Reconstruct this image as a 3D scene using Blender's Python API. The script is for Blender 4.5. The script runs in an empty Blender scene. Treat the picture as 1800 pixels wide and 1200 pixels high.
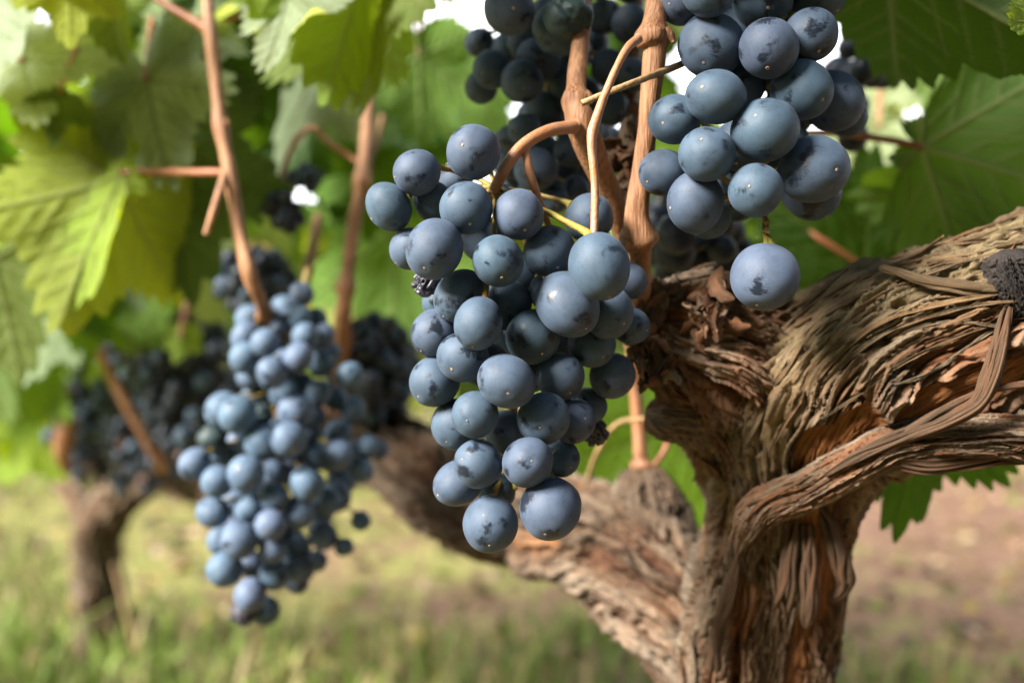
import bpy, math, random
import numpy as np
from mathutils import Matrix, Vector
R_ = math.radians
SC = bpy.context.scene
COL = SC.collection

# ------------------------------------------------------------------ camera, sky, sun, exposure
FPX = 1750.0            # focal length in pixels of the 1800 px wide photograph (35 mm lens)
CAM_Z = 0.45
cam_d = bpy.data.cameras.new('camera')
cam = bpy.data.objects.new('camera', cam_d); COL.objects.link(cam)
cam.location = (0, 0, CAM_Z); cam.rotation_euler = (R_(90), 0, 0)
cam_d.lens = 35; cam_d.sensor_width = 36; cam_d.clip_start = 0.01; cam_d.clip_end = 500
cam_d.dof.use_dof = True; cam_d.dof.focus_distance = 0.292; cam_d.dof.aperture_fstop = 5.5
SC.camera = cam

SUN_DIR = Vector((-0.70, -0.44, 0.58)).normalized()      # towards the sun
world = bpy.data.worlds.new('World'); SC.world = world; world.use_nodes = True
wn = world.node_tree.nodes; wl = world.node_tree.links
sky = wn.new('ShaderNodeTexSky'); sky.sky_type = 'NISHITA'; sky.sun_disc = False
sky.sun_elevation = math.asin(SUN_DIR.z); sky.sun_rotation = math.atan2(SUN_DIR.x, SUN_DIR.y) % (2*math.pi)
sky.dust_density = 1.5; sky.air_density = 1.0; sky.ozone_density = 1.0
wn['Background'].inputs['Strength'].default_value = 0.05
# broken bright cloud low in the sky beyond the vines
def _n(kind, **kw):
    x = wn.new('ShaderNode'+kind)
    for k, v in kw.items(): setattr(x, k, v)
    return x
w_tc = _n('TexCoord'); w_no = _n('TexNoise'); w_no.inputs['Scale'].default_value = 2.2; w_no.inputs['Detail'].default_value = 6
wl.new(w_tc.outputs['Generated'], w_no.inputs['Vector'])
w_sep = _n('SeparateXYZ'); wl.new(w_tc.outputs['Generated'], w_sep.inputs[0])
w_m1 = _n('MapRange'); w_m1.inputs[1].default_value = 0.0; w_m1.inputs[2].default_value = 0.5; wl.new(w_sep.outputs['Y'], w_m1.inputs[0])
w_m2 = _n('MapRange'); w_m2.inputs[1].default_value = 0.75; w_m2.inputs[2].default_value = 0.35; wl.new(w_sep.outputs['Z'], w_m2.inputs[0])
w_m3 = _n('MapRange'); w_m3.inputs[1].default_value = 0.22; w_m3.inputs[2].default_value = 0.42; wl.new(w_no.outputs[0], w_m3.inputs[0])
w_a = _n('Math', operation='MULTIPLY'); wl.new(w_m1.outputs[0], w_a.inputs[0]); wl.new(w_m2.outputs[0], w_a.inputs[1])
w_b = _n('Math', operation='MULTIPLY'); wl.new(w_a.outputs[0], w_b.inputs[0]); wl.new(w_m3.outputs[0], w_b.inputs[1])
w_mx = _n('Mix', data_type='RGBA'); wl.new(w_b.outputs[0], w_mx.inputs[0]); wl.new(sky.outputs[0], w_mx.inputs[6])
w_mx.inputs[7].default_value = (22, 22.3, 22.8, 1)
wl.new(w_mx.outputs[2], wn['Background'].inputs['Color'])
sun_d = bpy.data.lights.new('sun', 'SUN'); sun_d.energy = 5.0; sun_d.angle = R_(22); sun_d.color = (1.0, 0.965, 0.91)
sun = bpy.data.objects.new('sun', sun_d); COL.objects.link(sun)
sun.rotation_euler = (-SUN_DIR).to_track_quat('-Z', 'Y').to_euler(); sun.location = (-2, -2, 3)
SC.view_settings.view_transform = 'Standard'; SC.view_settings.look = 'None'
SC.view_settings.exposure = 1.98; SC.view_settings.gamma = 1.0
SC.render.engine = 'CYCLES'
SC.cycles.use_denoising = True
SC.cycles.max_bounces = 8; SC.cycles.transmission_bounces = 4; SC.cycles.sample_clamp_indirect = 6

# ------------------------------------------------------------------ small helpers
def P(px, py, d):
    """a point seen at pixel (px, py) of the 1800 x 1200 photograph, d metres in front of the camera"""
    return np.array([(px-900)/FPX*d, d, CAM_Z-(py-600)/FPX*d])

def tag(o, label=None, cat=None, group=None, kind=None):
    if label: o['label'] = label
    if cat: o['category'] = cat
    if group: o['group'] = group
    if kind: o['kind'] = kind
    return o

def empty(name, loc):
    o = bpy.data.objects.new(name, None); COL.objects.link(o)
    o.location = Vector(loc); o.empty_display_size = 0.01
    return o

def link(name, me, parent=None, loc=(0, 0, 0)):
    o = bpy.data.objects.new(name, me); COL.objects.link(o)
    if parent is not None: o.parent = parent
    o.location = Vector(loc)
    return o

def mesh_np(name, verts, quads=None, tris=None, mats=(), smooth=True, attrs=None, uv=None):
    """fast mesh from numpy arrays"""
    me = bpy.data.meshes.new(name)
    verts = np.asarray(verts, np.float32).reshape(-1, 3)
    q = np.zeros((0, 4), np.int32) if quads is None else np.asarray(quads, np.int32).reshape(-1, 4)
    t = np.zeros((0, 3), np.int32) if tris is None else np.asarray(tris, np.int32).reshape(-1, 3)
    loops = np.concatenate([q.ravel(), t.ravel()])
    me.vertices.add(len(verts)); me.vertices.foreach_set('co', verts.ravel())
    me.loops.add(len(loops)); me.loops.foreach_set('vertex_index', loops)
    n = len(q)+len(t); me.polygons.add(n)
    ls = np.concatenate([np.arange(len(q))*4, len(q)*4+np.arange(len(t))*3]).astype(np.int32)
    me.polygons.foreach_set('loop_start', ls)
    me.polygons.foreach_set('use_smooth', np.full(n, smooth))
    if uv is not None:
        ul = me.uv_layers.new(name='UVMap')
        ul.data.foreach_set('uv', np.asarray(uv, np.float32)[loops].ravel())
    for k, v in (attrs or {}).items():
        v = np.asarray(v, np.float32)
        if v.ndim == 2:
            a = me.attributes.new(k, 'FLOAT_COLOR', 'POINT')
            a.data.foreach_set('color', np.concatenate([v, np.ones((len(v), 1), np.float32)], 1).ravel())
        else:
            a = me.attributes.new(k, 'FLOAT', 'POINT'); a.data.foreach_set('value', v.ravel())
    for m in mats: me.materials.append(m)
    me.update(); me.validate()
    return me

class Soup:
    """collects pieces of geometry for ONE mesh"""
    def __init__(s): s.v = []; s.q = []; s.t = []; s.n = 0; s.a = {}
    def add(s, v, q=None, t=None, **attrs):
        v = np.asarray(v, float).reshape(-1, 3)
        s.v.append(v)
        if q is not None and len(q): s.q.append(np.asarray(q).reshape(-1, 4)+s.n)
        if t is not None and len(t): s.t.append(np.asarray(t).reshape(-1, 3)+s.n)
        for k, x in attrs.items(): s.a.setdefault(k, []).append(np.asarray(x, float))
        s.n += len(v)
    def mesh(s, name, mats, smooth=True, origin=(0, 0, 0)):
        return mesh_np(name, np.concatenate(s.v)-np.asarray(origin),
                       np.concatenate(s.q) if s.q else None, np.concatenate(s.t) if s.t else None,
                       mats, smooth, {k: np.concatenate(x) for k, x in s.a.items()})

# value noise ------------------------------------------------------
def _hash(i, j, k, seed):
    h = (i*374761393 + j*668265263 + k*2147483647 + seed*1274126177) & 0xffffffff
    h = ((h ^ (h >> 13))*1274126177) & 0xffffffff
    h = ((h ^ (h >> 16))*2246822519) & 0xffffffff
    return ((h ^ (h >> 15)) & 0xffffff)/float(0xffffff)

def noise3(x, y, z, seed=0):
    x, y, z = np.broadcast_arrays(np.asarray(x, float), np.asarray(y, float), np.asarray(z, float))
    xi = np.floor(x).astype(np.int64); yi = np.floor(y).astype(np.int64); zi = np.floor(z).astype(np.int64)
    f = lambda t: t*t*t*(t*(t*6-15)+10)
    u, v, w = f(x-xi), f(y-yi), f(z-zi)
    c = lambda a, b, e: _hash(xi+a, yi+b, zi+e, seed)
    l = lambda a, b, t: a+(b-a)*t
    return l(l(l(c(0, 0, 0), c(1, 0, 0), u), l(c(0, 1, 0), c(1, 1, 0), u), v),
             l(l(c(0, 0, 1), c(1, 0, 1), u), l(c(0, 1, 1), c(1, 1, 1), u), v), w)

def fbm3(x, y, z, seed=0, octv=3):
    s = 0; a = 0.5; t = 0
    for o in range(octv):
        s = s+a*noise3(x*2**o, y*2**o, z*2**o, seed+o*17); t += a; a *= 0.5
    return s/t

def sstep(a, b, x):
    t = np.clip((x-a)/(b-a), 0, 1); return t*t*(3-2*t)

# curves and tubes -------------------------------------------------
def spline(ctrl, n):
    """Catmull-Rom through rows of ctrl (any number of columns), n samples evenly along the length of the first three"""
    c = np.asarray(ctrl, float)
    if len(c) == 2: c = np.array([c[0], (c[0]+c[1])/2, c[1]])
    p = np.vstack([2*c[0]-c[1], c, 2*c[-1]-c[-2]])
    out = []
    m = max(8, 4*n//len(c))
    for i in range(1, len(p)-2):
        t = np.linspace(0, 1, m, endpoint=False)[:, None]
        p0, p1, p2, p3 = p[i-1], p[i], p[i+1], p[i+2]
        out.append(0.5*((2*p1)+(-p0+p2)*t+(2*p0-5*p1+4*p2-p3)*t**2+(-p0+3*p1-3*p2+p3)*t**3))
    out.append(c[-1:]); o = np.vstack(out)
    s = np.concatenate([[0], np.cumsum(np.linalg.norm(np.diff(o[:, :3], axis=0), axis=1))])
    k = np.linspace(0, s[-1], n)
    return np.stack([np.interp(k, s, o[:, j]) for j in range(o.shape[1])], 1), k

def frames(pts):
    t = np.gradient(pts, axis=0); t /= np.linalg.norm(t, axis=1)[:, None]+1e-12
    ref = np.array([0.05, -1.0, 0.03])
    nn = ref-(t@ref)[:, None]*t
    ln = np.linalg.norm(nn, axis=1)
    alt = np.array([0., 0., 1.])-(t@np.array([0., 0., 1.]))[:, None]*t
    nn = np.where((ln < 0.2)[:, None], alt, nn); nn /= np.linalg.norm(nn, axis=1)[:, None]
    return t, nn, np.cross(t, nn)

def grid_quads(nu, nv, closed=True):
    i = np.arange(nu-1)[:, None]; j = np.arange(nv if closed else nv-1)[None, :]
    j2 = (j+1) % nv
    return np.stack(np.broadcast_arrays(i*nv+j, (i+1)*nv+j, (i+1)*nv+j2, i*nv+j2), -1)[..., ::-1].reshape(-1, 4)

def tube(soup, ctrl, n=40, seg=10, seed=0, rough=0.06, ridges=0.0, cap=True, flat=1.0, **attrs):
    """ctrl rows: x, y, z, radius in metres"""
    c, s = spline(ctrl, n); p = c[:, :3]; r = np.maximum(c[:, 3], 1e-5)
    t, nn, bb = frames(p)
    th = np.linspace(0, 2*np.pi, seg, endpoint=False)
    rm = max(np.mean(r), 1e-5)
    rr = r[:, None]*(1+rough*2*(noise3(np.cos(th)[None]*1.4+seed, np.sin(th)[None]*1.4, (s/rm*0.4)[:, None], seed)-0.5)
                     + ridges*np.cos(th*7+seed)[None])
    v = p[:, None]+rr[..., None]*(np.cos(th)[None, :, None]*nn[:, None]+flat*np.sin(th)[None, :, None]*bb[:, None])
    v = v.reshape(-1, 3); q = grid_quads(n, seg); tri = []
    if cap:
        a = len(v); v = np.vstack([v, p[:1]-t[:1]*r[0]*0.3, p[-1:]+t[-1:]*r[-1]*0.3])
        for j in range(seg):
            k = (j+1) % seg
            tri.append((a, j, k)); tri.append((a+1, (n-1)*seg+k, (n-1)*seg+j))
    soup.add(v, q, tri, **{k: np.full(len(v), x) for k, x in attrs.items()})

def px_path(rows):
    """rows (px, py, d, radius px) -> x, y, z, radius metres"""
    return [list(P(a, b, d))+[r*d/FPX] for a, b, d, r in rows]

# ------------------------------------------------------------------ materials
class NT:
    def __init__(s, name):
        s.m = bpy.data.materials.new(name); s.m.use_nodes = True
        s.t = s.m.node_tree; s.t.nodes.clear()
        s.out = s.t.nodes.new('ShaderNodeOutputMaterial')
    def n(s, kind, **kw):
        x = s.t.nodes.new('ShaderNode'+kind)
        for k, v in kw.items():
            if k in x.inputs: s.set(x.inputs[k], v)
            else: setattr(x, k, v)
        return x
    def set(s, sock, v):
        if isinstance(v, bpy.types.NodeSocket): s.t.links.new(v, sock)
        elif isinstance(v, (tuple, list)) and len(v) == 3 and sock.type == 'RGBA': sock.default_value = (*v, 1)
        else: sock.default_value = v
    def noise(s, vec, scale, detail=3, rough=0.5, dist=0.0):
        x = s.n('TexNoise'); s.set(x.inputs['Vector'], vec)
        x.inputs['Scale'].default_value = scale; x.inputs['Detail'].default_value = detail
        x.inputs['Roughness'].default_value = rough; x.inputs['Distortion'].default_value = dist
        return x.outputs[0]
    def ramp(s, fac, stops, interp='LINEAR'):
        x = s.n('ValToRGB'); x.color_ramp.interpolation = interp
        e = x.color_ramp.elements
        while len(e) < len(stops): e.new(0.5)
        for el, (p, c) in zip(e, stops):
            el.position = p; el.color = (c, c, c, 1) if isinstance(c, (int, float)) else (*c, 1)
        s.set(x.inputs[0], fac); return x.outputs[0]
    def mix(s, fac, a, b, mode='MIX'):
        x = s.n('Mix', data_type='RGBA', blend_type=mode)
        s.set(x.inputs[0], fac); s.set(x.inputs[6], a); s.set(x.inputs[7], b); return x.outputs[2]
    def math(s, op, a, b=0.0, clamp=False):
        x = s.n('Math', operation=op, use_clamp=clamp); s.set(x.inputs[0], a); s.set(x.inputs[1], b); return x.outputs[0]
    def mapping(s, vec, scale=(1, 1, 1), loc=(0, 0, 0)):
        x = s.n('Mapping'); s.set(x.inputs[0], vec); s.set(x.inputs['Scale'], scale); s.set(x.inputs['Location'], loc); return x.outputs[0]
    def attr(s, name, o='Fac'):
        x = s.n('Attribute', attribute_name=name); return x.outputs[o]
    def done(s, shader): s.t.links.new(shader, s.out.inputs[0]); return s.m

def mat_grape(name, bloom, skin, rub=0.55, rough=0.60):
    g = NT(name)
    tc = g.n('TexCoord').outputs['Object']; oi = g.n('ObjectInfo')
    off = g.n('VectorMath', operation='SCALE'); g.set(off.inputs[0], (13.1, 7.7, 5.3)); g.set(off.inputs['Scale'], g.math('MULTIPLY', oi.outputs['Random'], 40.0))
    ad = g.n('VectorMath', operation='ADD'); g.set(ad.inputs[0], tc); g.set(ad.inputs[1], off.outputs[0])
    v = ad.outputs[0]
    # powdery bloom, a little uneven
    big = g.noise(v, 1.3, 4, 0.6)
    fine = g.noise(v, 26, 3, 0.6)
    dust = g.noise(v, 90, 2, 0.5)
    amt = g.math('ADD', g.math('MULTIPLY', big, 0.55), g.math('MULTIPLY', fine, 0.22))
    amt = g.math('ADD', amt, g.math('MULTIPLY', dust, 0.10))
    amt = g.ramp(amt, [(0.28, 0.42), (0.46, 0.85), (0.60, 1.0)])
    # rubbed places: broken edges with fine strokes
    patch = g.math('SUBTRACT', g.noise(g.mapping(v, (1, 1, 1), (3, 9, 1)), 1.35, 2, 0.45), 0.03)
    strokes = g.noise(g.mapping(v, (3.0, 22.0, 8.0)), 1.9, 4, 0.65, 0.4)
    rubm = g.math('ADD', g.math('MULTIPLY', patch, 1.0), g.math('MULTIPLY', strokes, 0.40))
    rubm = g.ramp(rubm, [(rub+0.368, 0.0), (rub+0.442, 0.92)])
    marks = g.noise(g.mapping(v, (2.0, 9.0, 3.0), (7, 2, 5)), 1.7, 2, 0.5)
    marks = g.ramp(marks, [(0.74, 0.0), (0.79, 0.7)])
    rubm = g.math('MAXIMUM', rubm, marks)
    # lenticels
    vo = g.n('TexVoronoi'); g.set(vo.inputs['Vector'], v); vo.inputs['Scale'].default_value = 4.2
    dots = g.ramp(vo.outputs['Distance'], [(0.055, 1.0), (0.085, 0.0)])
    vo2 = g.n('TexVoronoi'); g.set(vo2.inputs['Vector'], v); vo2.inputs['Scale'].default_value = 9.0
    pale = g.ramp(vo2.outputs['Distance'], [(0.06, 1.0), (0.10, 0.0)])
    keep = g.math('GREATER_THAN', g.noise(v, 3.1, 1), 0.56)
    hue = g.mix(oi.outputs['Random'], tuple(a*b for a, b in zip(bloom, (1.06, 1.0, 1.0))), tuple(a*b for a, b in zip(bloom, (0.84, 1.0, 0.92))))
    col = g.mix(amt, skin, hue)
    col = g.mix(rubm, col, skin)
    col = g.mix(g.math('MULTIPLY', dots, keep), col, (0.012, 0.010, 0.012))
    col = g.mix(g.math('MULTIPLY', g.math('MULTIPLY', pale, g.math('LESS_THAN', g.noise(v, 2.3, 1), 0.40)), 0.5), col, (0.30, 0.27, 0.22))
    rgh = g.math('SUBTRACT', rough, g.math('MULTIPLY', rubm, rough-0.26))
    bp = g.n('Bump'); bp.inputs['Strength'].default_value = 0.10; bp.inputs['Distance'].default_value = 0.02
    g.set(bp.inputs['Height'], g.math('SUBTRACT', g.math('MULTIPLY', fine, 0.5), g.math('MULTIPLY', rubm, 0.4)))
    b = g.n('BsdfPrincipled'); g.set(b.inputs['Base Color'], col); g.set(b.inputs['Roughness'], rgh)
    b.inputs['Specular IOR Level'].default_value = 0.28
    b.inputs['Sheen Weight'].default_value = 0.06; b.inputs['Sheen Roughness'].default_value = 0.5
    b.inputs['Sheen Tint'].default_value = (0.6, 0.75, 1.0, 1)
    g.set(b.inputs['Normal'], bp.outputs[0])
    return g.done(b.outputs[0])

def mat_plain(name, c1, c2, scale=60, rough=0.6, bump=0.3, stretch=(1, 1, 1)):
    g = NT(name); tc = g.mapping(g.n('TexCoord').outputs['Object'], stretch)
    n = g.noise(tc, scale, 4, 0.6); n2 = g.noise(tc, scale*0.17, 3, 0.6)
    f = g.ramp(g.math('ADD', g.math('MULTIPLY', n, 0.5), g.math('MULTIPLY', n2, 0.5)), [(0.36, 0.0), (0.64, 1.0)])
    bp = g.n('Bump'); bp.inputs['Strength'].default_value = bump; bp.inputs['Distance'].default_value = 0.0008; g.set(bp.inputs['Height'], n)
    b = g.n('BsdfPrincipled'); g.set(b.inputs['Base Color'], g.mix(f, c1, c2)); b.inputs['Roughness'].default_value = rough
    g.set(b.inputs['Normal'], bp.outputs[0]); return g.done(b.outputs[0])

def mat_leaf():
    g = NT('vine_leaf_surface')
    oi = g.n('ObjectInfo'); geo = g.n('NewGeometry'); base = oi.outputs['Color']
    vein = g.attr('vein'); tc = g.n('TexCoord').outputs['Object']
    net = g.n('TexVoronoi', feature='DISTANCE_TO_EDGE'); g.set(net.inputs['Vector'], tc); net.inputs['Scale'].default_value = 17
    netv = g.ramp(net.outputs['Distance'], [(0.0, 1.0), (0.09, 0.0)])
    blot = g.noise(tc, 3.2, 4, 0.6); fine = g.noise(tc, 40, 3, 0.6)
    var = g.ramp(g.math('ADD', g.math('MULTIPLY', blot, 0.7), g.math('MULTIPLY', fine, 0.3)), [(0.3, 0.72), (0.7, 1.22)])
    top = g.mix(1.0, base, var, 'MULTIPLY')
    spots = g.ramp(g.math('ADD', g.math('MULTIPLY', g.noise(tc, 9, 3, 0.6), 0.7), g.math('MULTIPLY', fine, 0.3)), [(0.66, 0.0), (0.70, 0.75)])
    top = g.mix(spots, top, (0.10, 0.055, 0.015))
    top = g.mix(g.math('MULTIPLY', netv, 0.22), top, (0.11, 0.16, 0.03))
    top = g.mix(g.math('MULTIPLY', vein, 0.5), top, (0.12, 0.15, 0.035))
    under = g.mix(0.16, base, (0.28, 0.34, 0.22))
    under = g.mix(1.0, under, var, 'MULTIPLY')
    under = g.mix(g.math('MULTIPLY', vein, 0.5), under, (0.26, 0.27, 0.12))
    col = g.mix(geo.outputs['Backfacing'], top, under)
    tr = g.mix(1.0, base, (2.3, 2.0, 0.7), 'MULTIPLY')
    tr = g.mix(0.10, tr, (0.42, 0.52, 0.008))
    tr = g.mix(g.math('MULTIPLY', vein, 0.6), tr, (0.17, 0.17, 0.04))
    bp = g.n('Bump'); bp.inputs['Strength'].default_value = 0.20; bp.inputs['Distance'].default_value = 0.02
    g.set(bp.inputs['Height'], g.math('SUBTRACT', g.math('MULTIPLY', fine, 0.35), g.math('ADD', vein, g.math('MULTIPLY', netv, 0.5))))
    b = g.n('BsdfPrincipled'); g.set(b.inputs['Base Color'], col)
    g.set(b.inputs['Roughness'], g.math('ADD', g.math('MULTIPLY', geo.outputs['Backfacing'], 0.25), 0.52))
    b.inputs['Specular IOR Level'].default_value = 0.14; g.set(b.inputs['Normal'], bp.outputs[0])
    t = g.n('BsdfTranslucent'); g.set(t.inputs['Color'], tr)
    mx = g.n('MixShader'); mx.inputs[0].default_value = 0.50
    g.t.links.new(b.outputs[0], mx.inputs[1]); g.t.links.new(t.outputs[0], mx.inputs[2])
    return g.done(mx.outputs[0])

def mat_bark(name, warm=1.0, value=1.0):
    g = NT(name); uv = g.n('UVMap').outputs[0]
    a = g.noise(g.mapping(uv, (0.5, 2.6, 1)), 1.0, 5, 0.65, 0.6)
    f = g.noise(g.mapping(uv, (1.2, 12.0, 1)), 1.0, 4, 0.7, 0.5)
    s = g.noise(g.mapping(uv, (0.5, 0.6, 1), (3, 3, 0)), 1.0, 3, 0.5)
    f2 = g.noise(g.mapping(uv, (4.0, 40.0, 1)), 1.0, 4, 0.7)
    k = g.math('ADD', g.math('ADD', g.math('MULTIPLY', a, 0.38), g.math('MULTIPLY', f, 0.38)), g.math('MULTIPLY', f2, 0.24))
    grit = g.noise(g.mapping(uv, (22.0, 30.0, 1)), 1.0, 4, 0.7)
    k = g.math('ADD', g.math('MULTIPLY', k, 0.8), g.math('MULTIPLY', grit, 0.2))
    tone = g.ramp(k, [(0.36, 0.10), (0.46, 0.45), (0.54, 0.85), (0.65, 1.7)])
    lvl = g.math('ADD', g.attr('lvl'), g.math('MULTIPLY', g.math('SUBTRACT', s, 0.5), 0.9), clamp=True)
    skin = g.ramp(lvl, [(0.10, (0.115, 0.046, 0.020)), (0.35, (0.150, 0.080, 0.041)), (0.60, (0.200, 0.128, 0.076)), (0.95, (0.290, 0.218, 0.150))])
    col = g.mix(1.0, skin, tone, 'MULTIPLY')
    red = g.ramp(g.math('ADD', s, g.math('MULTIPLY', a, 0.5)), [(0.70, 0.0), (0.90, 0.75*warm)])
    col = g.mix(red, col, g.mix(f, (0.075, 0.022, 0.007), (0.25, 0.098, 0.036)))
    moss = g.math('MULTIPLY', g.attr('moss'), g.ramp(g.math('ADD', g.math('MULTIPLY', f, 0.5), g.math('MULTIPLY', a, 0.5)), [(0.36, 0.35), (0.6, 0.95)]))
    col = g.mix(moss, col, g.mix(f, (0.036, 0.025, 0.010), (0.34, 0.255, 0.125)))
    col = g.mix(1.0, col, (value, value, value), 'MULTIPLY')
    inn = g.attr('inner')
    col = g.mix(inn, col, g.mix(g.ramp(f, [(0.36, 0.0), (0.62, 1.0)]), (0.10, 0.030, 0.008), (0.34, 0.135, 0.038)))
    bp = g.n('Bump'); bp.inputs['Strength'].default_value = 0.75; bp.inputs['Distance'].default_value = 0.0012
    g.set(bp.inputs['Height'], g.math('ADD', g.math('MULTIPLY', f, 0.8), g.math('ADD', g.math('MULTIPLY', f2, 0.8), grit)))
    b = g.n('BsdfPrincipled'); g.set(b.inputs['Base Color'], col); b.inputs['Roughness'].default_value = 0.8
    b.inputs['Specular IOR Level'].default_value = 0.25
    g.set(b.inputs['Normal'], bp.outputs[0]); return g.done(b.outputs[0])

def mat_ground():
    g = NT('soil'); tc = g.n('TexCoord').outputs['Object']
    a = g.noise(tc, 3.4, 5, 0.65); b_ = g.noise(tc, 14, 5, 0.65); c = g.noise(tc, 90, 3, 0.6)
    soil = g.ramp(g.math('ADD', g.math('MULTIPLY', b_, 0.6), g.math('MULTIPLY', c, 0.4)), [(0.3, (0.055, 0.030, 0.019)), (0.5, (0.165, 0.096, 0.063)), (0.72, (0.30, 0.19, 0.13))])
    thatch = g.mix(b_, (0.085, 0.115, 0.020), (0.27, 0.235, 0.085))
    x = g.n('SeparateXYZ'); g.set(x.inputs[0], tc)
    left = g.math('SUBTRACT', -0.005, g.math('MULTIPLY', x.outputs[0], 0.085))
    m = g.ramp(g.math('ADD', g.math('ADD', g.math('MULTIPLY', a, 0.6), g.math('MULTIPLY', b_, 0.4)), left), [(0.46, 0.0), (0.54, 0.92)])
    bp = g.n('Bump'); bp.inputs['Strength'].default_value = 0.8; bp.inputs['Distance'].default_value = 0.03; g.set(bp.inputs['Height'], b_)
    b = g.n('BsdfPrincipled'); g.set(b.inputs['Base Color'], g.mix(m, soil, thatch)); b.inputs['Roughness'].default_value = 0.95
    b.inputs['Specular IOR Level'].default_value = 0.1
    g.set(b.inputs['Normal'], bp.outputs[0]); return g.done(b.outputs[0])

def mat_attr(name, trans=0.3, rough=0.6):
    g = NT(name); c = g.attr('tone', 'Color')
    b = g.n('BsdfPrincipled'); g.set(b.inputs['Base Color'], c); b.inputs['Roughness'].default_value = rough
    b.inputs['Specular IOR Level'].default_value = 0.25
    t = g.n('BsdfTranslucent'); g.set(t.inputs['Color'], c)
    mx = g.n('MixShader'); mx.inputs[0].default_value = trans
    g.t.links.new(b.outputs[0], mx.inputs[1]); g.t.links.new(t.outputs[0], mx.inputs[2]); return g.done(mx.outputs[0])

M_GRAPE = mat_grape('grape_bloom', (0.064, 0.089, 0.134), (0.005, 0.007, 0.012), 0.40)
M_DRY = mat_plain('shrivelled_grape_skin', (0.010, 0.009, 0.016), (0.045, 0.038, 0.055), 3.0, 0.45, 0.2)
M_WITHER = mat_grape('withered_grape_skin', (0.030, 0.050, 0.050), (0.008, 0.011, 0.012), 0.42, 0.5)
M_RAISIN = mat_plain('brown_raisin_skin', (0.03, 0.014, 0.011), (0.11, 0.05, 0.035), 3.0, 0.5, 0.2)
M_POWDER = mat_grape('powdery_grape_bloom', (0.100, 0.138, 0.212), (0.010, 0.015, 0.024), 0.42)
M_GRAPE_SHADE = mat_grape('shade_darkened_grape', (0.022, 0.028, 0.042), (0.005, 0.006, 0.010), 0.36, 0.5)  # darkened copy of the grape colour that imitates shade on the back bunches
M_SCAR = mat_plain('grape_scar', (0.16, 0.085, 0.045), (0.50, 0.36, 0.22), 3.0, 0.7, 0.3)
M_RACHIS = mat_plain('green_grape_stem', (0.17, 0.19, 0.018), (0.25, 0.10, 0.025), 900, 0.55, 0.3)
M_PEDUNCLE = mat_plain('ripe_bunch_stalk', (0.34, 0.125, 0.035), (0.36, 0.19, 0.115), 900, 0.5, 0.3)
M_CANE = mat_plain('ripened_cane', (0.13, 0.044, 0.014), (0.40, 0.195, 0.085), 1100, 0.6, 0.9, (1, 1, 0.08))
M_TWIG = mat_plain('dry_twig', (0.16, 0.08, 0.03), (0.44, 0.29, 0.13), 1300, 0.6, 0.5)
M_STALK = mat_plain('leaf_stalk', (0.22, 0.055, 0.022), (0.28, 0.12, 0.045), 800, 0.5, 0.2)
M_BARK = mat_bark('vine_bark'); M_BARK_OLD = mat_bark('old_cordon_bark', 0.4, 0.72); M_BARK_GREY = mat_bark('grey_far_bark', 0.15, 0.9); M_CHAR = mat_plain('rotten_dark_wood', (0.004, 0.003, 0.002), (0.022, 0.013, 0.009), 700, 0.85, 1.0)
M_LEAF = mat_leaf(); M_SOIL = mat_ground()
M_GRASS = mat_attr('grass_blades', 0.3); M_FOL = mat_attr('far_foliage', 0.35)

# ------------------------------------------------------------------ ground, grass, far row
rng = np.random.default_rng(7); random.seed(7)
def ground_z(x, y): return 0.03*(fbm3(x*1.3+50, y*1.3+50, 0.5, 3, 3)-0.5)
xs = np.concatenate([-np.geomspace(120, 4, 22), np.linspace(-3.8, 3.8, 90), np.geomspace(4, 120, 22)])
ys = np.concatenate([-np.geomspace(60, 1.2, 12), np.linspace(-1, 8, 110), np.geomspace(8.2, 220, 26)])
X, Y = np.meshgrid(xs, ys, indexing='ij'); Z = ground_z(X, Y)
link('ground', mesh_np('ground', np.stack([X, Y, Z], -1), grid_quads(len(xs), len(ys), False)[:, ::-1], None, [M_SOIL]))['kind'] = 'structure'

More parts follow.
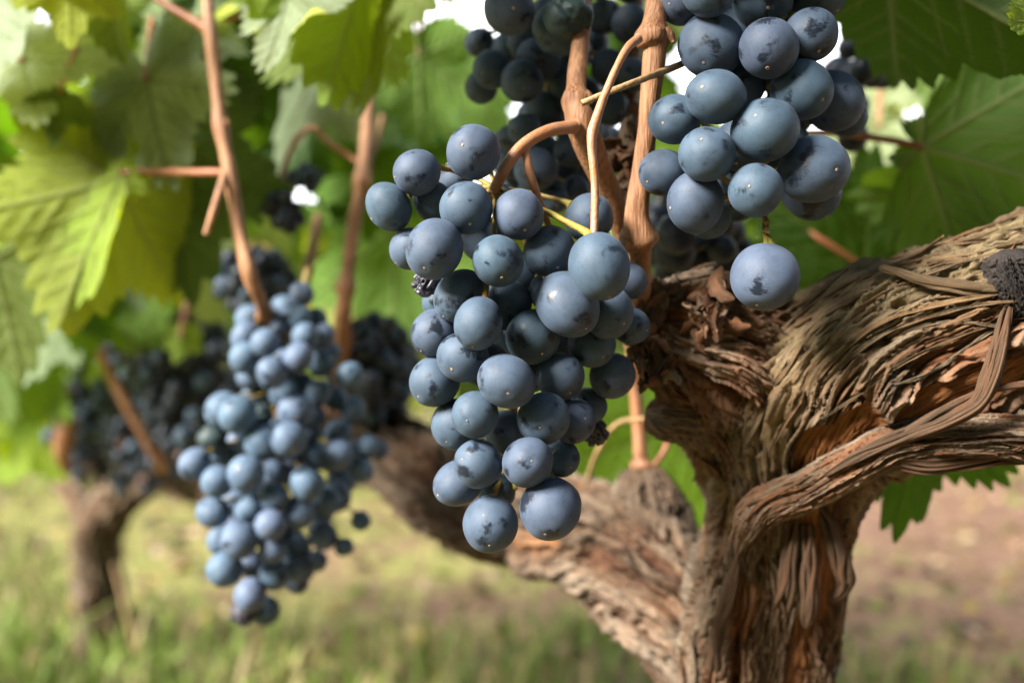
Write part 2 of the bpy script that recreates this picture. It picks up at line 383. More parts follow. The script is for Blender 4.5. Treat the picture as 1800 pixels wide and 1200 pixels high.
def grass():
    n = 26000
    y = 0.75+7.0*rng.random(n)**1.7; x = (rng.random(n)-0.5)*(1.2+1.25*y)
    dens = fbm3(x*1.6+9, y*1.6, 0.2, 5, 3)-0.11*np.clip(x/(0.2+y*0.35), -1, 1)
    keep = (dens > 0.53) | (rng.random(n) < 0.10); x, y = x[keep], y[keep]; n = len(x); dn = dens[keep]
    h = (0.018+0.040*rng.random(n)**1.5)*(0.7+1.1*np.clip((dn-0.45)*4, 0, 1)+0.5*np.clip((dn-0.60)*9, 0, 1)); w = 0.0022+0.003*rng.random(n)
    a = rng.random(n)*2*np.pi; lean = 0.2+0.8*rng.random(n)
    z0 = ground_z(x, y)-0.003
    side = np.stack([np.cos(a+np.pi/2), np.sin(a+np.pi/2), 0*a], -1); dirn = np.stack([np.cos(a), np.sin(a), 0*a], -1)
    base = np.stack([x, y, z0], -1); rows = []
    for f, ww in ((0, 1), (0.4, 0.85), (0.75, 0.5)):
        c = base+dirn*(lean*h*f*f)[:, None]+np.array([0, 0, 1])*(h*(f-0.3*lean*f*f))[:, None]
        rows += [c-side*(w*ww)[:, None], c+side*(w*ww)[:, None]]
    tip = base+dirn*(lean*h)[:, None]+np.array([0, 0, 1])*(h*(1-0.3*lean))[:, None]
    v = np.stack(rows+[tip], 1)
    o = (np.arange(n)*7)[:, None]
    q = np.concatenate([o+np.array([0, 1, 3, 2]), o+np.array([2, 3, 5, 4])]); t = o+np.array([4, 5, 6])
    dry = (rng.random(n) < np.clip(0.8-2.2*(dn-0.46), 0.35, 0.95))
    g = np.where(dry[:, None], np.array([0.27, 0.215, 0.095]), np.array([0.125, 0.175, 0.030]))*(0.7+0.6*rng.random((n, 1)))
    me = mesh_np('grass', v, q, t, [M_GRASS], True, {'tone': np.repeat(g, 7, 0)})
    tag(link('grass', me), 'short patchy green and straw coloured grass on the vineyard floor', 'grass', kind='stuff')
grass()

def litter():
    n = 5200
    y = 0.8+5.5*rng.random(n)**1.5; x = (rng.random(n)-0.5)*(1.3+1.3*y); s = 0.008+0.022*rng.random(n)**2
    c = np.stack([x, y, ground_z(x, y)+s*0.25], -1)
    e1 = rng.normal(size=(n, 3))*np.array([1, 1, 0.35]); e1 /= np.linalg.norm(e1, axis=1)[:, None]
    e2 = np.cross(rng.normal(size=(n, 3))*0.4+np.array([0, 0, 1]), e1); e2 /= np.linalg.norm(e2, axis=1)[:, None]
    nn = np.cross(e1, e2); a = np.arange(6)*np.pi/3; rr = 0.7+0.5*rng.random((n, 6))
    ring = c[:, None]+s[:, None, None]*rr[..., None]*(e1[:, None]*np.cos(a)[None, :, None]+0.7*e2[:, None]*np.sin(a)[None, :, None])
    v = np.concatenate([ring, (c+nn*s[:, None]*0.35)[:, None]], 1); o = (np.arange(n)*7)[:, None]
    t = np.concatenate([o+np.array([k, (k+1) % 6, 6]) for k in range(6)])
    pal = np.array([[0.10, 0.055, 0.03], [0.22, 0.13, 0.075], [0.36, 0.26, 0.16], [0.28, 0.20, 0.06], [0.06, 0.04, 0.028], [0.13, 0.17, 0.03]])
    g = pal[rng.integers(6, size=n)]*(0.7+0.6*rng.random((n, 1)))
    me = mesh_np('ground_litter', v, None, t, [M_GRASS], False, {'tone': np.repeat(g, 7, 0)})
    tag(link('ground_litter', me), 'dead leaves and clods scattered over the vineyard soil', 'ground litter', kind='stuff')
litter()

def weeds():
    """a few leafy grass clumps on the left, each its own plant"""
    for i, (px, py, d, s, lab) in enumerate([(40, 1190, 1.30, 0.17, 'bright green grass tuft in the bottom left corner of the photo'),
                                             (215, 1195, 1.22, 0.13, 'green grass tuft at the foot of the distant vine trunk'),
                                             (330, 1215, 1.20, 0.10, 'small green grass tuft just right of the distant trunk'),
                                             (560, 830, 2.4, 0.16, 'green weed clump on the grass behind the left bunch tip'),
                                             (1020, 1100, 1.5, 0.08, 'low green weed on the ground below the left cordon')]):
        c = P(px, py, d); c[2] = float(ground_z(c[0], c[1])); sp = Soup(); r = np.random.default_rng(100+i)
        for k in range(34):
            a = r.random()*6.28; l = s*(0.5+0.5*r.random()); lean = 0.25+0.6*r.random(); b = c+np.array([r.normal()*0.02, r.normal()*0.02, -0.004])
            dv = np.array([math.cos(a), math.sin(a), 0]); sd = np.array([-dv[1], dv[0], 0])*0.0045
            v = []
            for f in np.linspace(0, 1, 6):
                m = b+dv*l*lean*f**1.6+np.array([0, 0, l*(f-0.35*f**3)]); ww = (1-f**2)*1.0+0.04
                v += [m-sd*ww, m+sd*ww]
            tone = np.array([0.15, 0.20, 0.04])*(0.7+0.7*r.random())
            sp.add(v, [(2*j, 2*j+1, 2*j+3, 2*j+2) for j in range(5)], tone=np.tile(tone, (12, 1)))
        o = link('grass_tuft', sp.mesh('grass_tuft', [M_GRASS], origin=c), None, c)
        tag(o, lab, 'grass tuft', 'green tufts on the vineyard floor')
weeds()

def far_row(n, wide, y0, y1, high, size, label):
    x = (rng.random(n)-0.5)*wide; y = y0+(y1-y0)*rng.random(n)
    top = high+0.25*fbm3(x*1.1+4, 0, 0, 11, 3)
    z = 0.16+(top-0.16)*rng.random(n)**0.8; z += 0.25*(fbm3(x*2, y*2, z*2, 5)-0.5)
    s = size*(0.7+0.7*rng.random(n))
    e1 = rng.normal(size=(n, 3)); e1 /= np.linalg.norm(e1, axis=1)[:, None]
    e2 = np.cross(e1, rng.normal(size=(n, 3))); e2 /= np.linalg.norm(e2, axis=1)[:, None]
    c = np.stack([x, y, z], -1)
    a = np.array([0, 60, 120, 180, 240, 300])*np.pi/180; rr = np.array([1, 0.7, 0.95, 0.6, 0.95, 0.7])
    v = c[:, None]+s[:, None, None]*(e1[:, None]*(np.cos(a)*rr)[None, :, None]+e2[:, None]*(np.sin(a)*rr)[None, :, None])
    o = (np.arange(n)*6)[:, None]
    q = np.concatenate([o+np.array([0, 1, 2, 3]), o+np.array([0, 3, 4, 5])])
    g = np.array([0.11, 0.175, 0.025])*(0.6+0.9*rng.random((n, 1)))*np.where(rng.random((n, 1)) < 0.3, np.array([1.5, 1.3, 1.6]), 1)
    me = mesh_np('vine_row', v, q, None, [M_FOL], False, {'tone': np.repeat(g, 6, 0)})
    tag(link('vine_row', me), label, 'vine row', kind='stuff')
far_row(15000, 12, 3.7, 5.0, 0.80, 0.05, 'blurred green foliage of the next vineyard row far behind')
far_row(11000, 14, -2.3, -1.7, 1.75, 0.07, 'unseen vine row added behind the camera to cut sky light')  # row added out of view to block low sky light from behind

# ------------------------------------------------------------------ bark: swept, displaced surfaces
def bark_grid(rows, nu, nv, seed, amp=1.0, twist=0.0, knots=(), inner=(), moss=None, endtaper=(0, 0), strands=1.0):
    """rows (px, py, d, r px). Returns the displaced grid (nu, nv, 3) with its attributes; theta 0 faces the camera"""
    c, s = spline(px_path(rows), nu); p = c[:, :3]; r = c[:, 3]
    sp_ = s/0.02                                            # length in units of 2 cm
    t, nn, bb = frames(p)
    th = np.linspace(-np.pi, np.pi, nv, endpoint=False)
    U, T = np.meshgrid(sp_, th, indexing='ij')
    UU = np.linspace(0, 1, nu)[:, None]+0*T
    w = 0.38*(noise3(np.cos(T)*1.2, np.sin(T)*1.2, U*0.55, seed+1)-0.5)+0.14*(noise3(np.cos(T)*3, np.sin(T)*3, U*1.3, seed+2)-0.5)
    A = T+w+twist*U
    def N(a, b, k, octv=1): return fbm3(np.cos(A)*a+seed*3.1, np.sin(A)*a, U*b, seed+k, octv)
    inn = np.zeros_like(T)
    for (u0, t0, su, st, k) in inner:
        dt = np.angle(np.exp(1j*(T-t0)))
        e = (np.abs(UU-u0)/su)**2.5+(np.abs(dt)/st)**2.5+0.9*(N(3.0, 0.9, 40, 2)-0.5)*2
        inn = np.maximum(inn, k*sstep(1.0, 0.72, e))
    ridge = lambda x: 1-np.abs(2*x-1)
    lump = (N(1.1, 0.5, 3, 2)-0.5)*0.34
    h = 0*T
    lv = 0*T
    h += 0.060*(ridge(N(2.6, 0.28, 4, 2))-0.6)*2*strands
    h += 0.030*(ridge(N(6.0, 0.55, 5, 2))-0.6)*2*strands
    h += 0.018*(ridge(N(13, 1.0, 6, 2))-0.6)*2*strands
    h += 0.010*(N(34, 1.8, 7, 2)-0.5)*2
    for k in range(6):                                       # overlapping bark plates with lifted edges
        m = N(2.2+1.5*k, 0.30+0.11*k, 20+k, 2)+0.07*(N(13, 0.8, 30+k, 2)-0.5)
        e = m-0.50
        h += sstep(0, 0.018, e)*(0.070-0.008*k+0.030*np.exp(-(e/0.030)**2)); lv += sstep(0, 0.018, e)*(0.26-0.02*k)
    chip = fbm3(np.cos(A)*9+seed, np.sin(A)*9, U*5.0, seed+60, 3)-0.5; h += 0.045*chip*2     # splintered, crumbly surface
    gouge = sstep(0.60, 0.66, N(3.6, 0.8, 61, 3)); h -= 0.09*gouge
    crack = np.abs(N(4.4, 0.30, 12, 2)-0.5); h -= 0.22*sstep(0.030, 0.0, crack)
    crack = np.abs(N(6.5, 0.4, 14, 2)-0.5); h -= 0.18*sstep(0.022, 0.0, crack)
    crack = np.abs(N(9, 0.5, 13, 2)-0.5); h -= 0.13*sstep(0.032, 0.0, crack)
    h = h*(1-0.80*inn)-0.045*inn
    for (u0, t0, su, st, k) in knots:
        dt = np.angle(np.exp(1j*(T-t0)))
        e = ((UU-u0)/su)**2+(dt/st)**2
        lump = lump+k*np.exp(-e)
    rad = r[:, None]*(1+lump+h*amp)
    if endtaper[0]: rad = rad*sstep(0, endtaper[0], UU)**0.5
    if endtaper[1]:
        ragged = endtaper[1]*(0.5+1.0*N(7, 0.1, 50))
        rad = rad*np.sqrt(np.clip((1-UU)/ragged, 0.0, 1.0))
    v = p[:, None]+rad[..., None]*(np.cos(T)[..., None]*nn[:, None]+np.sin(T)[..., None]*bb[:, None])
    ms = 0*T if moss is None else moss(UU, T)
    uv = np.stack([U*1.0, A/(2*np.pi)*r[:, None]*2*np.pi/0.02], -1)
    return dict(v=v, lvl=np.clip(lv, 0, 1), inner=inn, moss=ms, uv=uv, p=p, t=t, n=nn, b=bb, rad=rad, T=T, r=r)

def grid_obj(name, g, parent, a=0, b=None, mat=None, extra=None, emoss=0.0):
    """one limb as one mesh; extra holds the torn bark that clings to it"""
    b = b or g['v'].shape[0]
    v = g['v'][a:b]; nu, nv = v.shape[:2]; o = np.array(parent.location)
    V = [v.reshape(-1, 3)-o]; Q = [grid_quads(nu, nv)]; UV = [g['uv'][a:b].reshape(-1, 2)]
    AT = {k: [g[k][a:b].ravel()] for k in ('lvl', 'inner', 'moss')}
    if extra is not None and extra.v:
        e = np.concatenate(extra.v)-o; V.append(e); Q.append(np.concatenate(extra.q)+nu*nv); UV.append(np.concatenate(extra.uv))
        AT['lvl'].append(np.concatenate(extra.a['lvl'])); AT['inner'].append(np.zeros(len(e))); AT['moss'].append(np.full(len(e), emoss))
    me = mesh_np(name, np.concatenate(V), np.concatenate(Q), None, [mat or M_BARK], True, {k: np.concatenate(x) for k, x in AT.items()}, np.concatenate(UV))
    return link(name, me, parent)

def ribbon(soup, path, width, thick, nrm, seed, nseg=26, curl=0.3):
    """a torn strip of bark: path (n,3) with its outward normals, tapered ragged ends, a fibrous ridge"""
    n = len(path); t = np.gradient(path, axis=0); t /= np.linalg.norm(t, axis=1)[:, None]+1e-12
    sd = np.cross(t, nrm); sd /= np.linalg.norm(sd, axis=1)[:, None]+1e-12
    u = np.linspace(0, 1, n)
    w = width*(np.clip(np.minimum(u, 1-u)*5, 0.06, 1)**0.7)*(0.45+1.1*noise3(u*14, seed, 0.3, 2))
    m = 7; rows = []
    for j in range(m):
        f = j/(m-1)*2-1
        lift = thick*(0.3+1.6*noise3(u*16, f*3+seed, 0.2, 4))+curl*w*(f*f)
        rows.append(path+sd*(w*f*0.5)[:, None]+nrm*lift[:, None])
    for j in range(m-1, -1, -1):
        f = j/(m-1)*2-1
        rows.append(path+sd*(w*f*0.47)[:, None]+nrm*(curl*w*f*f-thick*0.4)[:, None])
    v = np.stack(rows, 1); L = np.linalg.norm(np.diff(path, axis=0), axis=1).sum()/0.02
    uvv = np.stack(np.broadcast_arrays((u*L)[:, None]+seed*1.7, np.tile(np.linspace(0, width/0.02*2, 2*m), (n, 1))+seed*0.37), -1)
    soup.add(v, grid_quads(n, 2*m), lvl=np.full(n*2*m, 0.25+0.7*((seed*0.618) % 1))); soup.uv = getattr(soup, 'uv', []); soup.uv.append(uvv.reshape(-1, 2))

def soup_bark(name, soup, parent, moss=0.0, inner=0.0, mat=None):
    o = np.array(parent.location); v = np.concatenate(soup.v)-o; n = len(v)
    me = mesh_np(name, v, np.concatenate(soup.q), None, [mat or M_BARK], True, {'lvl': np.concatenate(soup.a['lvl']) if 'lvl' in soup.a else np.full(n, 0.6), 'moss': np.full(n, moss), 'inner': np.full(n, inner)}, np.concatenate(soup.uv))
    return link(name, me, parent)

def loose_ribbons(soup, g, count, seed, urange=(0.05, 0.95), trange=(-1.6, 1.6), wpx=(8, 24), lift=1.0, length=(0.05, 0.16)):
    r = np.random.default_rng(seed); nu, nv = g['v'].shape[:2]
    for k in range(count):
        u0 = r.uniform(*urange); ln = r.uniform(*length); t0 = r.uniform(*trange); n = 26
        us = np.clip(u0+ln*np.linspace(-0.5, 0.5, n), 0, 1)
        sl = r.normal()*0.25; ts = t0+sl*np.linspace(-0.5, 0.5, n)+0.10*np.sin(np.linspace(0, 5, n)+r.random()*6)
        iu = np.clip((us*(nu-1)).astype(int), 0, nu-1); iv = ((ts+np.pi)/(2*np.pi)*nv).astype(int) % nv
        if g['inner'][iu, iv].max() > 0.3: continue
        nrm = np.cos(ts)[:, None]*g['n'][iu]+np.sin(ts)[:, None]*g['b'][iu]
        rs = g['rad'][iu, iv]; rs = np.convolve(np.pad(rs, 4, 'edge'), np.ones(9)/9, 'valid')
        rs = np.maximum(rs, g['r'][iu]*0.93)
        q = np.linspace(-1, 1, n); e = r.random(2)
        up = 0.03+lift*(0.16*np.where(q > 0, e[0]*e[0], e[1]*e[1])*np.abs(q)**3)
        path = g['p'][iu]+nrm*(rs+g['r'][iu]*up)[:, None]
        path = np.stack([np.convolve(np.pad(path[:, j], 2, 'edge'), np.ones(5)/5, 'valid') for j in range(3)], 1)
        w = r.uniform(*wpx)*0.36/FPX
        ribbon(soup, path, w, 0.0006, nrm, k*1.37+seed, curl=r.uniform(-0.05, 0.35))

def torn(g, *args):
    sp = Soup(); sp.uv = []; loose_ribbons(sp, g, *args); return sp

def strand_bundle(name, rows, parent, count, spread, rpx, seed, n=90, moss=0.0, inner=0.0, mat=None):
    """a torn limb or strip made of twisting fibres: several thin flattened strands round one path"""
    c, s = spline(px_path(rows), n); t, nn, bb = frames(c[:, :3]); sp = Soup(); sp.uv = []
    r = np.random.default_rng(seed); u = np.linspace(0, 1, n)
    for k in range(count):
        a = 2*np.pi*k/count+r.normal()*0.3; tw = r.normal()*1.2
        ang = a+tw*u+0.8*(noise3(u*3, k, 0.3, seed)-0.5)*2
        rad = c[:, 3]*spread*(0.5+0.9*noise3(u*4, k*3.3, 0.7, seed+1))
        p = c[:, :3]+rad[:, None]*(np.cos(ang)[:, None]*nn+np.sin(ang)[:, None]*bb)
        tt, n2, b2 = frames(p); seg = 14; th = np.linspace(0, 2*np.pi, seg, endpoint=False)
        rr = (c[:, 3]*rpx*(0.7+0.6*r.random()))[:, None]*(1+0.5*(noise3(np.cos(th)[None]*2.4+k, np.sin(th)[None]*2.4, (s/0.012)[:, None], seed+k)-0.5)*2)
        rr = rr*np.clip(np.minimum(u/0.04+0.25, (1-u)/0.04+0.25), 0, 1)[:, None]
        al = th[None]+ang[:, None]
        v = p[:, None]+rr[..., None]*(np.cos(al)[..., None]*n2[:, None]*0.75+np.sin(al)[..., None]*b2[:, None]*1.2)
        sp.add(v, grid_quads(n, seg))
        sp.uv.append(np.stack(np.broadcast_arrays((s/0.02)[:, None]+k*3.1, (th/6.28*1.6)[None]+k*0.77), -1).reshape(-1, 2))
    return soup_bark(name, sp, parent, moss, inner, mat)

# ------------------------------------------------------------------ the near vine
trunk_base = P(1345, 1200, 0.40); trunk_base[2] = 0.0
vine = empty('grapevine', trunk_base)
tag(vine, 'old gnarled grapevine with shaggy peeling bark and a thick arm reaching right', 'grapevine')

near_rows = [(1300, 2560, 0.42, 125), (1305, 1700, 0.41, 118), (1345, 1380, 0.40, 100), (1350, 1200, 0.392, 92), (1362, 1060, 0.386, 92), (1368, 940, 0.378, 102),
             (1388, 830, 0.366, 116), (1428, 730, 0.356, 142), (1520, 645, 0.346, 156), (1650, 590, 0.338, 144), (1800, 535, 0.334, 134), (1960, 485, 0.332, 134), (2150, 420, 0.332, 148)]
def arm_moss(UU, T):
    return sstep(0.60, 0.78, UU)*sstep(0.15, -0.75, T)*sstep(-3.0, -2.4, T)
def u_at(rows, px, py, nu=600):
    c, s = spline(px_path(rows), nu); q = np.array([[900+a[0]/a[1]*FPX, 600-(a[2]-CAM_Z)/a[1]*FPX] for a in c])
    return np.argmin(np.hypot(q[:, 0]-px, q[:, 1]-py))/(nu-1)
gt = bark_grid(near_rows, 900, 560, 5, 0.85, 0.02,
               knots=[(0.30, 0.3, 0.03, 0.7, 0.10), (0.52, -0.7, 0.03, 0.5, 0.12), (0.455, 0.9, 0.03, 0.5, 0.14)],
               inner=[(u_at(near_rows, 1405, 790), 0.0, 0.040, 0.36, 1.0), (u_at(near_rows, 1440, 725), 0.22, 0.040, 0.30, 1.0), (u_at(near_rows, 1590, 610), 0.50, 0.055, 0.24, 1.0), (u_at(near_rows, 1700, 570), 0.55, 0.05, 0.20, 1.0), (u_at(near_rows, 1365, 960), 0.35, 0.04, 0.40, 0.9), (u_at(near_rows, 1352, 1080), 0.1, 0.03, 0.2, 0.7)], moss=arm_moss)
cut = 590
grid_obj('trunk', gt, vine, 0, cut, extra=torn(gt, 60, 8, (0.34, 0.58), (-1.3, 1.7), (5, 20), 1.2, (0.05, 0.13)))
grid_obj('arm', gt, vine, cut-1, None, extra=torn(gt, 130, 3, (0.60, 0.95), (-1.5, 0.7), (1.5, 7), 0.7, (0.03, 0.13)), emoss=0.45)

head_rows = [(1480, 760, 0.372, 60), (1420, 715, 0.370, 95), (1350, 665, 0.364, 112), (1270, 612, 0.355, 100), (1205, 580, 0.350, 82), (1155, 565, 0.347, 60), (1118, 556, 0.346, 40)]
gh = bark_grid(head_rows, 420, 420, 23, 1.5, 0.10, knots=[(0.72, 0.2, 0.08, 0.4, 0.18), (0.55, 0.9, 0.08, 0.4, 0.22), (0.62, -0.9, 0.06, 0.4, 0.18), (0.5, 0.1, 0.05, 0.4, 0.12), (0.8, 1.0, 0.05, 0.4, 0.2)],
               inner=[(0.86, 0.4, 0.08, 0.5, 0.9), (0.42, 0.45, 0.06, 0.3, 0.6)], endtaper=(0.04, 0.10))
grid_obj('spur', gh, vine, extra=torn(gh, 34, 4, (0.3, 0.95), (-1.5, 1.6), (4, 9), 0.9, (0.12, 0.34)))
# lower left flank under the head down to the trunk
fl_rows = [(1225, 640, 0.358, 40), (1270, 720, 0.362, 66), (1312, 800, 0.368, 66), (1332, 890, 0.374, 64), (1318, 985, 0.377, 68), (1298, 1080, 0.380, 70), (1290, 1190, 0.384, 66), (1300, 1330, 0.392, 60), (1290, 1500, 0.40, 50)]
gf = bark_grid(fl_rows, 420, 320, 31, 1.5, -0.05, knots=[(0.30, -0.9, 0.05, 0.5, 0.2), (0.5, 0.4, 0.05, 0.5, 0.15)], inner=[(0.42, 0.2, 0.10, 0.3, 0.5)], endtaper=(0.06, 0.05))
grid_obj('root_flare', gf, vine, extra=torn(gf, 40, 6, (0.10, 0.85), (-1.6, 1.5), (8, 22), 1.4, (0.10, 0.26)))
# broken stub pointing left
gs = bark_grid([(1320, 745, 0.362, 48), (1260, 735, 0.358, 44), (1205, 732, 0.352, 36), (1160, 728, 0.349, 30), (1136, 722, 0.348, 22)], 170, 220, 41, 1.7, 0.1, endtaper=(0.05, 0.10))
grid_obj('stub', gs, vine)
# left cordon
cord_rows = [(1400, 1300, 0.395, 60), (1315, 1185, 0.405, 88), (1215, 1075, 0.43, 92), (1120, 990, 0.46, 86), (1025, 935, 0.49, 70), (930, 910, 0.515, 60), (850, 900, 0.535, 56), (770, 862, 0.56, 58), (690, 800, 0.60, 52), (610, 755, 0.65, 46), (520, 770, 0.72, 40), (430, 830, 0.80, 34), (370, 860, 0.87, 30)]
gc = bark_grid(cord_rows, 600, 300, 51, 1.55, 0.06, knots=[(0.20, 0.3, 0.03, 0.45, 0.38), (0.255, -0.9, 0.025, 0.5, 0.45), (0.30, 0.35, 0.018, 0.3, 0.42), (0.335, -0.35, 0.014, 0.25, 0.35), (0.27, 0.05, 0.010, 0.2, -0.35), (0.42, -0.2, 0.02, 0.5, 0.3), (0.38, 0.9, 0.02, 0.5, 0.3), (0.60, 0.5, 0.04, 0.5, 0.18), (0.72, -0.4, 0.03, 0.5, 0.2)],
               inner=[(0.63, 0.35, 0.05, 0.4, 0.9), (0.235, -0.3, 0.03, 0.3, 0.5)], endtaper=(0.03, 0.03))
grid_obj('cordon', gc, vine, mat=M_BARK_OLD, extra=torn(gc, 60, 9, (0.05, 0.75), (-1.5, 1.5), (5, 14), 1.4, (0.03, 0.10)))
gk = bark_grid([(1140, 930, 0.465, 62), (1138, 890, 0.463, 54), (1133, 850, 0.462, 36), (1130, 815, 0.462, 20)], 110, 160, 61, 1.6, 0.1, endtaper=(0.03, 0.10))
grid_obj('spur', gk, vine, mat=M_BARK_OLD)
# the long split limb under the arm
gl = bark_grid([(1290, 985, 0.350, 12), (1312, 935, 0.346, 22), (1345, 895, 0.340, 25), (1410, 866, 0.332, 26), (1480, 828, 0.324, 27), (1560, 788, 0.318, 27), (1640, 772, 0.316, 26), (1720, 768, 0.315, 26), (1800, 772, 0.315, 28), (1930, 784, 0.315, 28)], 520, 200, 71, 1.5, 0.03, endtaper=(0.16, 0.03))
o = grid_obj('torn_limb', gl, vine, extra=torn(gl, 34, 12, (0.08, 0.95), (-1.8, 1.8), (2, 8), 1.6, (0.10, 0.25)))
o['label'] = 'long twisted strip of torn bark running under the arm'
strand_bundle('bark_strip', [(1500, 812, 0.318, 8), (1560, 808, 0.316, 13), (1630, 818, 0.315, 14), (1700, 808, 0.315, 14), (1800, 796, 0.315, 15), (1920, 800, 0.315, 15)], vine, 22, 1.0, 0.20, 72)
strand_bundle('bark_strip', [(1772, 540, 0.305, 7), (1758, 600, 0.303, 11), (1740, 665, 0.302, 14), (1715, 712, 0.303, 12), (1660, 742, 0.306, 11), (1590, 766, 0.310, 12), (1510, 800, 0.314, 8), (1450, 835, 0.320, 4)], vine, 24, 1.0, 0.20, 73)
strand_bundle('bark_strip', [(1880, 668, 0.302, 5), (1800, 676, 0.302, 6), (1725, 690, 0.303, 6), (1655, 722, 0.306, 6), (1590, 758, 0.310, 6)], vine, 2, 0.5, 0.7, 74)
strand_bundle('bark_strip', [(1440, 880, 0.345, 8), (1462, 940, 0.345, 12), (1482, 1000, 0.347, 14), (1484, 1030, 0.350, 12), (1458, 1056, 0.353, 5)], vine, 9, 0.9, 0.3, 75)
strand_bundle('bark_strip', [(1395, 900, 0.346, 9), (1388, 980, 0.346, 13), (1380, 1040, 0.347, 13), (1376, 1085, 0.350, 9)], vine, 9, 0.9, 0.3, 76)
strand_bundle('bark_strip', [(1420, 920, 0.344, 9), (1424, 1000, 0.344, 12), (1420, 1070, 0.345, 13), (1416, 1100, 0.348, 8)], vine, 9, 0.9, 0.3, 77)
strand_bundle('bark_strip', [(1300, 960, 0.350, 7), (1282, 1040, 0.350, 10), (1262, 1110, 0.352, 10), (1255, 1180, 0.354, 9)], vine, 9, 0.9, 0.3, 78)
strand_bundle('bark_strip', [(1545, 470, 0.312, 5), (1620, 492, 0.309, 9), (1690, 506, 0.306, 10), (1750, 512, 0.306, 8)], vine, 9, 0.9, 0.3, 79, moss=0.6)
# dark rotten stub by the right edge
gd = bark_grid([(1840, 560, 0.325, 42), (1805, 532, 0.312, 36), (1785, 498, 0.306, 27), (1776, 466, 0.304, 24), (1770, 440, 0.303, 21)], 150, 160, 81, 2.4, 0.3, endtaper=(0.05, 0.05))
o = grid_obj('stub', gd, vine, mat=M_CHAR); o['label'] = 'dark rotten stub near the right edge'

def cane(rows, parent, nodes=(), mat=None, seed=0, name='cane', n=220, seg=28, label=None):
    """a ripened shoot: slightly ribbed, swollen at its nodes (given as fractions of the length)"""
    c = np.array(px_path(rows)); cc, s = spline(c, n); u = np.linspace(0, 1, n)
    for f in nodes: cc[:, 3] *= 1+0.42*np.exp(-((u-f)/0.018)**2)-0.05*np.exp(-((u-f-0.03)/0.012)**2)
    sp = Soup(); tube(sp, cc, n, seg, seed, 0.09, 0.022)
    t_, n_, b_ = frames(cc[:, :3])
    for q, f in enumerate(nodes):                       # a bud and its scar at each node
        i = min(int(f*(n-1)), n-3); sd = n_[i]*0.55+b_[i]*(1 if q % 2 else -1); sd /= np.linalg.norm(sd); r0 = cc[i, 3]
        a0 = cc[i, :3]+sd*r0*0.7
        tube(sp, [list(a0)+[r0*0.5], list(a0+sd*r0*0.3+t_[i]*r0*0.25)+[r0*0.34], list(a0+sd*r0*0.48+t_[i]*r0*0.6)+[r0*0.08]], 10, 9, q, 0.2)
    o = link(name, sp.mesh(name, [mat or M_CANE], True, parent.location), parent)
    if label: o['label'] = label
    return o

cane([(1030, -160, 0.345, 17), (1026, -20, 0.335, 17), (1020, 80, 0.328, 16), (1012, 170, 0.322, 18), (1020, 212, 0.320, 27), (1045, 280, 0.325, 24), (1075, 350, 0.334, 21), (1105, 430, 0.345, 20), (1120, 520, 0.352, 20)], vine, (0.50,), seed=1)
cane([(1162, -160, 0.318, 17), (1155, -20, 0.314, 18), (1148, 62, 0.311, 22), (1152, 84, 0.311, 21), (1143, 180, 0.312, 18), (1132, 280, 0.314, 17), (1120, 370, 0.317, 21), (1122, 410, 0.319, 26), (1126, 460, 0.325, 19), (1124, 540, 0.336, 19), (1120, 600, 0.345, 20)], vine, (0.295, 0.72), seed=2)
cane([(1118, 380, 0.37, 18), (1112, 280, 0.37, 18), (1108, 190, 0.375, 17), (1112, 90, 0.38, 16), (1120, -60, 0.39, 16)], vine, (0.4,), seed=3)
cane([(1130, 850, 0.462, 16), (1126, 790, 0.462, 12), (1118, 700, 0.460, 11), (1112, 630, 0.455, 11), (1105, 520, 0.45, 11)], vine, (0.1,), seed=4, mat=M_PEDUNCLE)
cane([(1137, 735, 0.42, 4), (1085, 745, 0.44, 4.5), (1050, 795, 0.46, 4.5), (1030, 850, 0.48, 3.5)], vine, (), seed=5, name='twig', mat=M_TWIG)
cane([(1130, 835, 0.461, 5), (1160, 805, 0.46, 5), (1172, 770, 0.46, 6), (1130, 745, 0.46, 5)], vine, (), seed=6, name='twig', mat=M_STALK)
cane([(1140, 745, 0.47, 4), (1200, 775, 0.47, 4), (1260, 800, 0.47, 4)], vine, (), seed=7, name='twig', mat=M_STALK)
cane([(1022, 182, 0.298, 5.5), (1060, 166, 0.297, 5.2), (1120, 143, 0.300, 6), (1200, 112, 0.318, 6.5), (1260, 85, 0.335, 6)], vine, (), seed=8, name='twig', mat=M_TWIG, label='thin dry broken twig crossing the cane')
cane([(360, -200, 0.47, 10), (366, 0, 0.465, 10), (370, 55, 0.462, 12), (386, 200, 0.46, 10), (403, 298, 0.458, 12), (424, 420, 0.456, 11), (441, 488, 0.456, 14), (462, 540, 0.47, 11), (500, 640, 0.54, 12), (540, 760, 0.66, 12)], vine, (0.28, 0.525, 0.70), seed=9)
cane([(650, 60, 0.56, 10), (647, 200, 0.55, 11), (640, 290, 0.54, 12), (620, 408, 0.535, 12), (609, 500, 0.535, 12), (603, 560, 0.54, 15), (604, 640, 0.57, 14), (612, 750, 0.63, 14)], vine, (0.32, 0.53, 0.76), seed=10)
cane([(396, 304, 0.456, 7), (388, 330, 0.452, 6.5), (374, 375, 0.45, 6), (362, 412, 0.45, 5)], vine, (), seed=11, name='twig', mat=M_CANE)
cane([(560, 380, 0.60, 8), (548, 440, 0.58, 9), (536, 500, 0.56, 9)], vine, (), seed=12)
cane([(492, 318, 0.535, 5), (508, 270, 0.53, 5), (528, 236, 0.53, 5), (552, 226, 0.53, 5), (580, 252, 0.535, 5), (612, 274, 0.54, 5), (640, 290, 0.54, 6)], vine, (), seed=13, name='twig', mat=M_PEDUNCLE, label='thin curved orange stem beside the second cane')
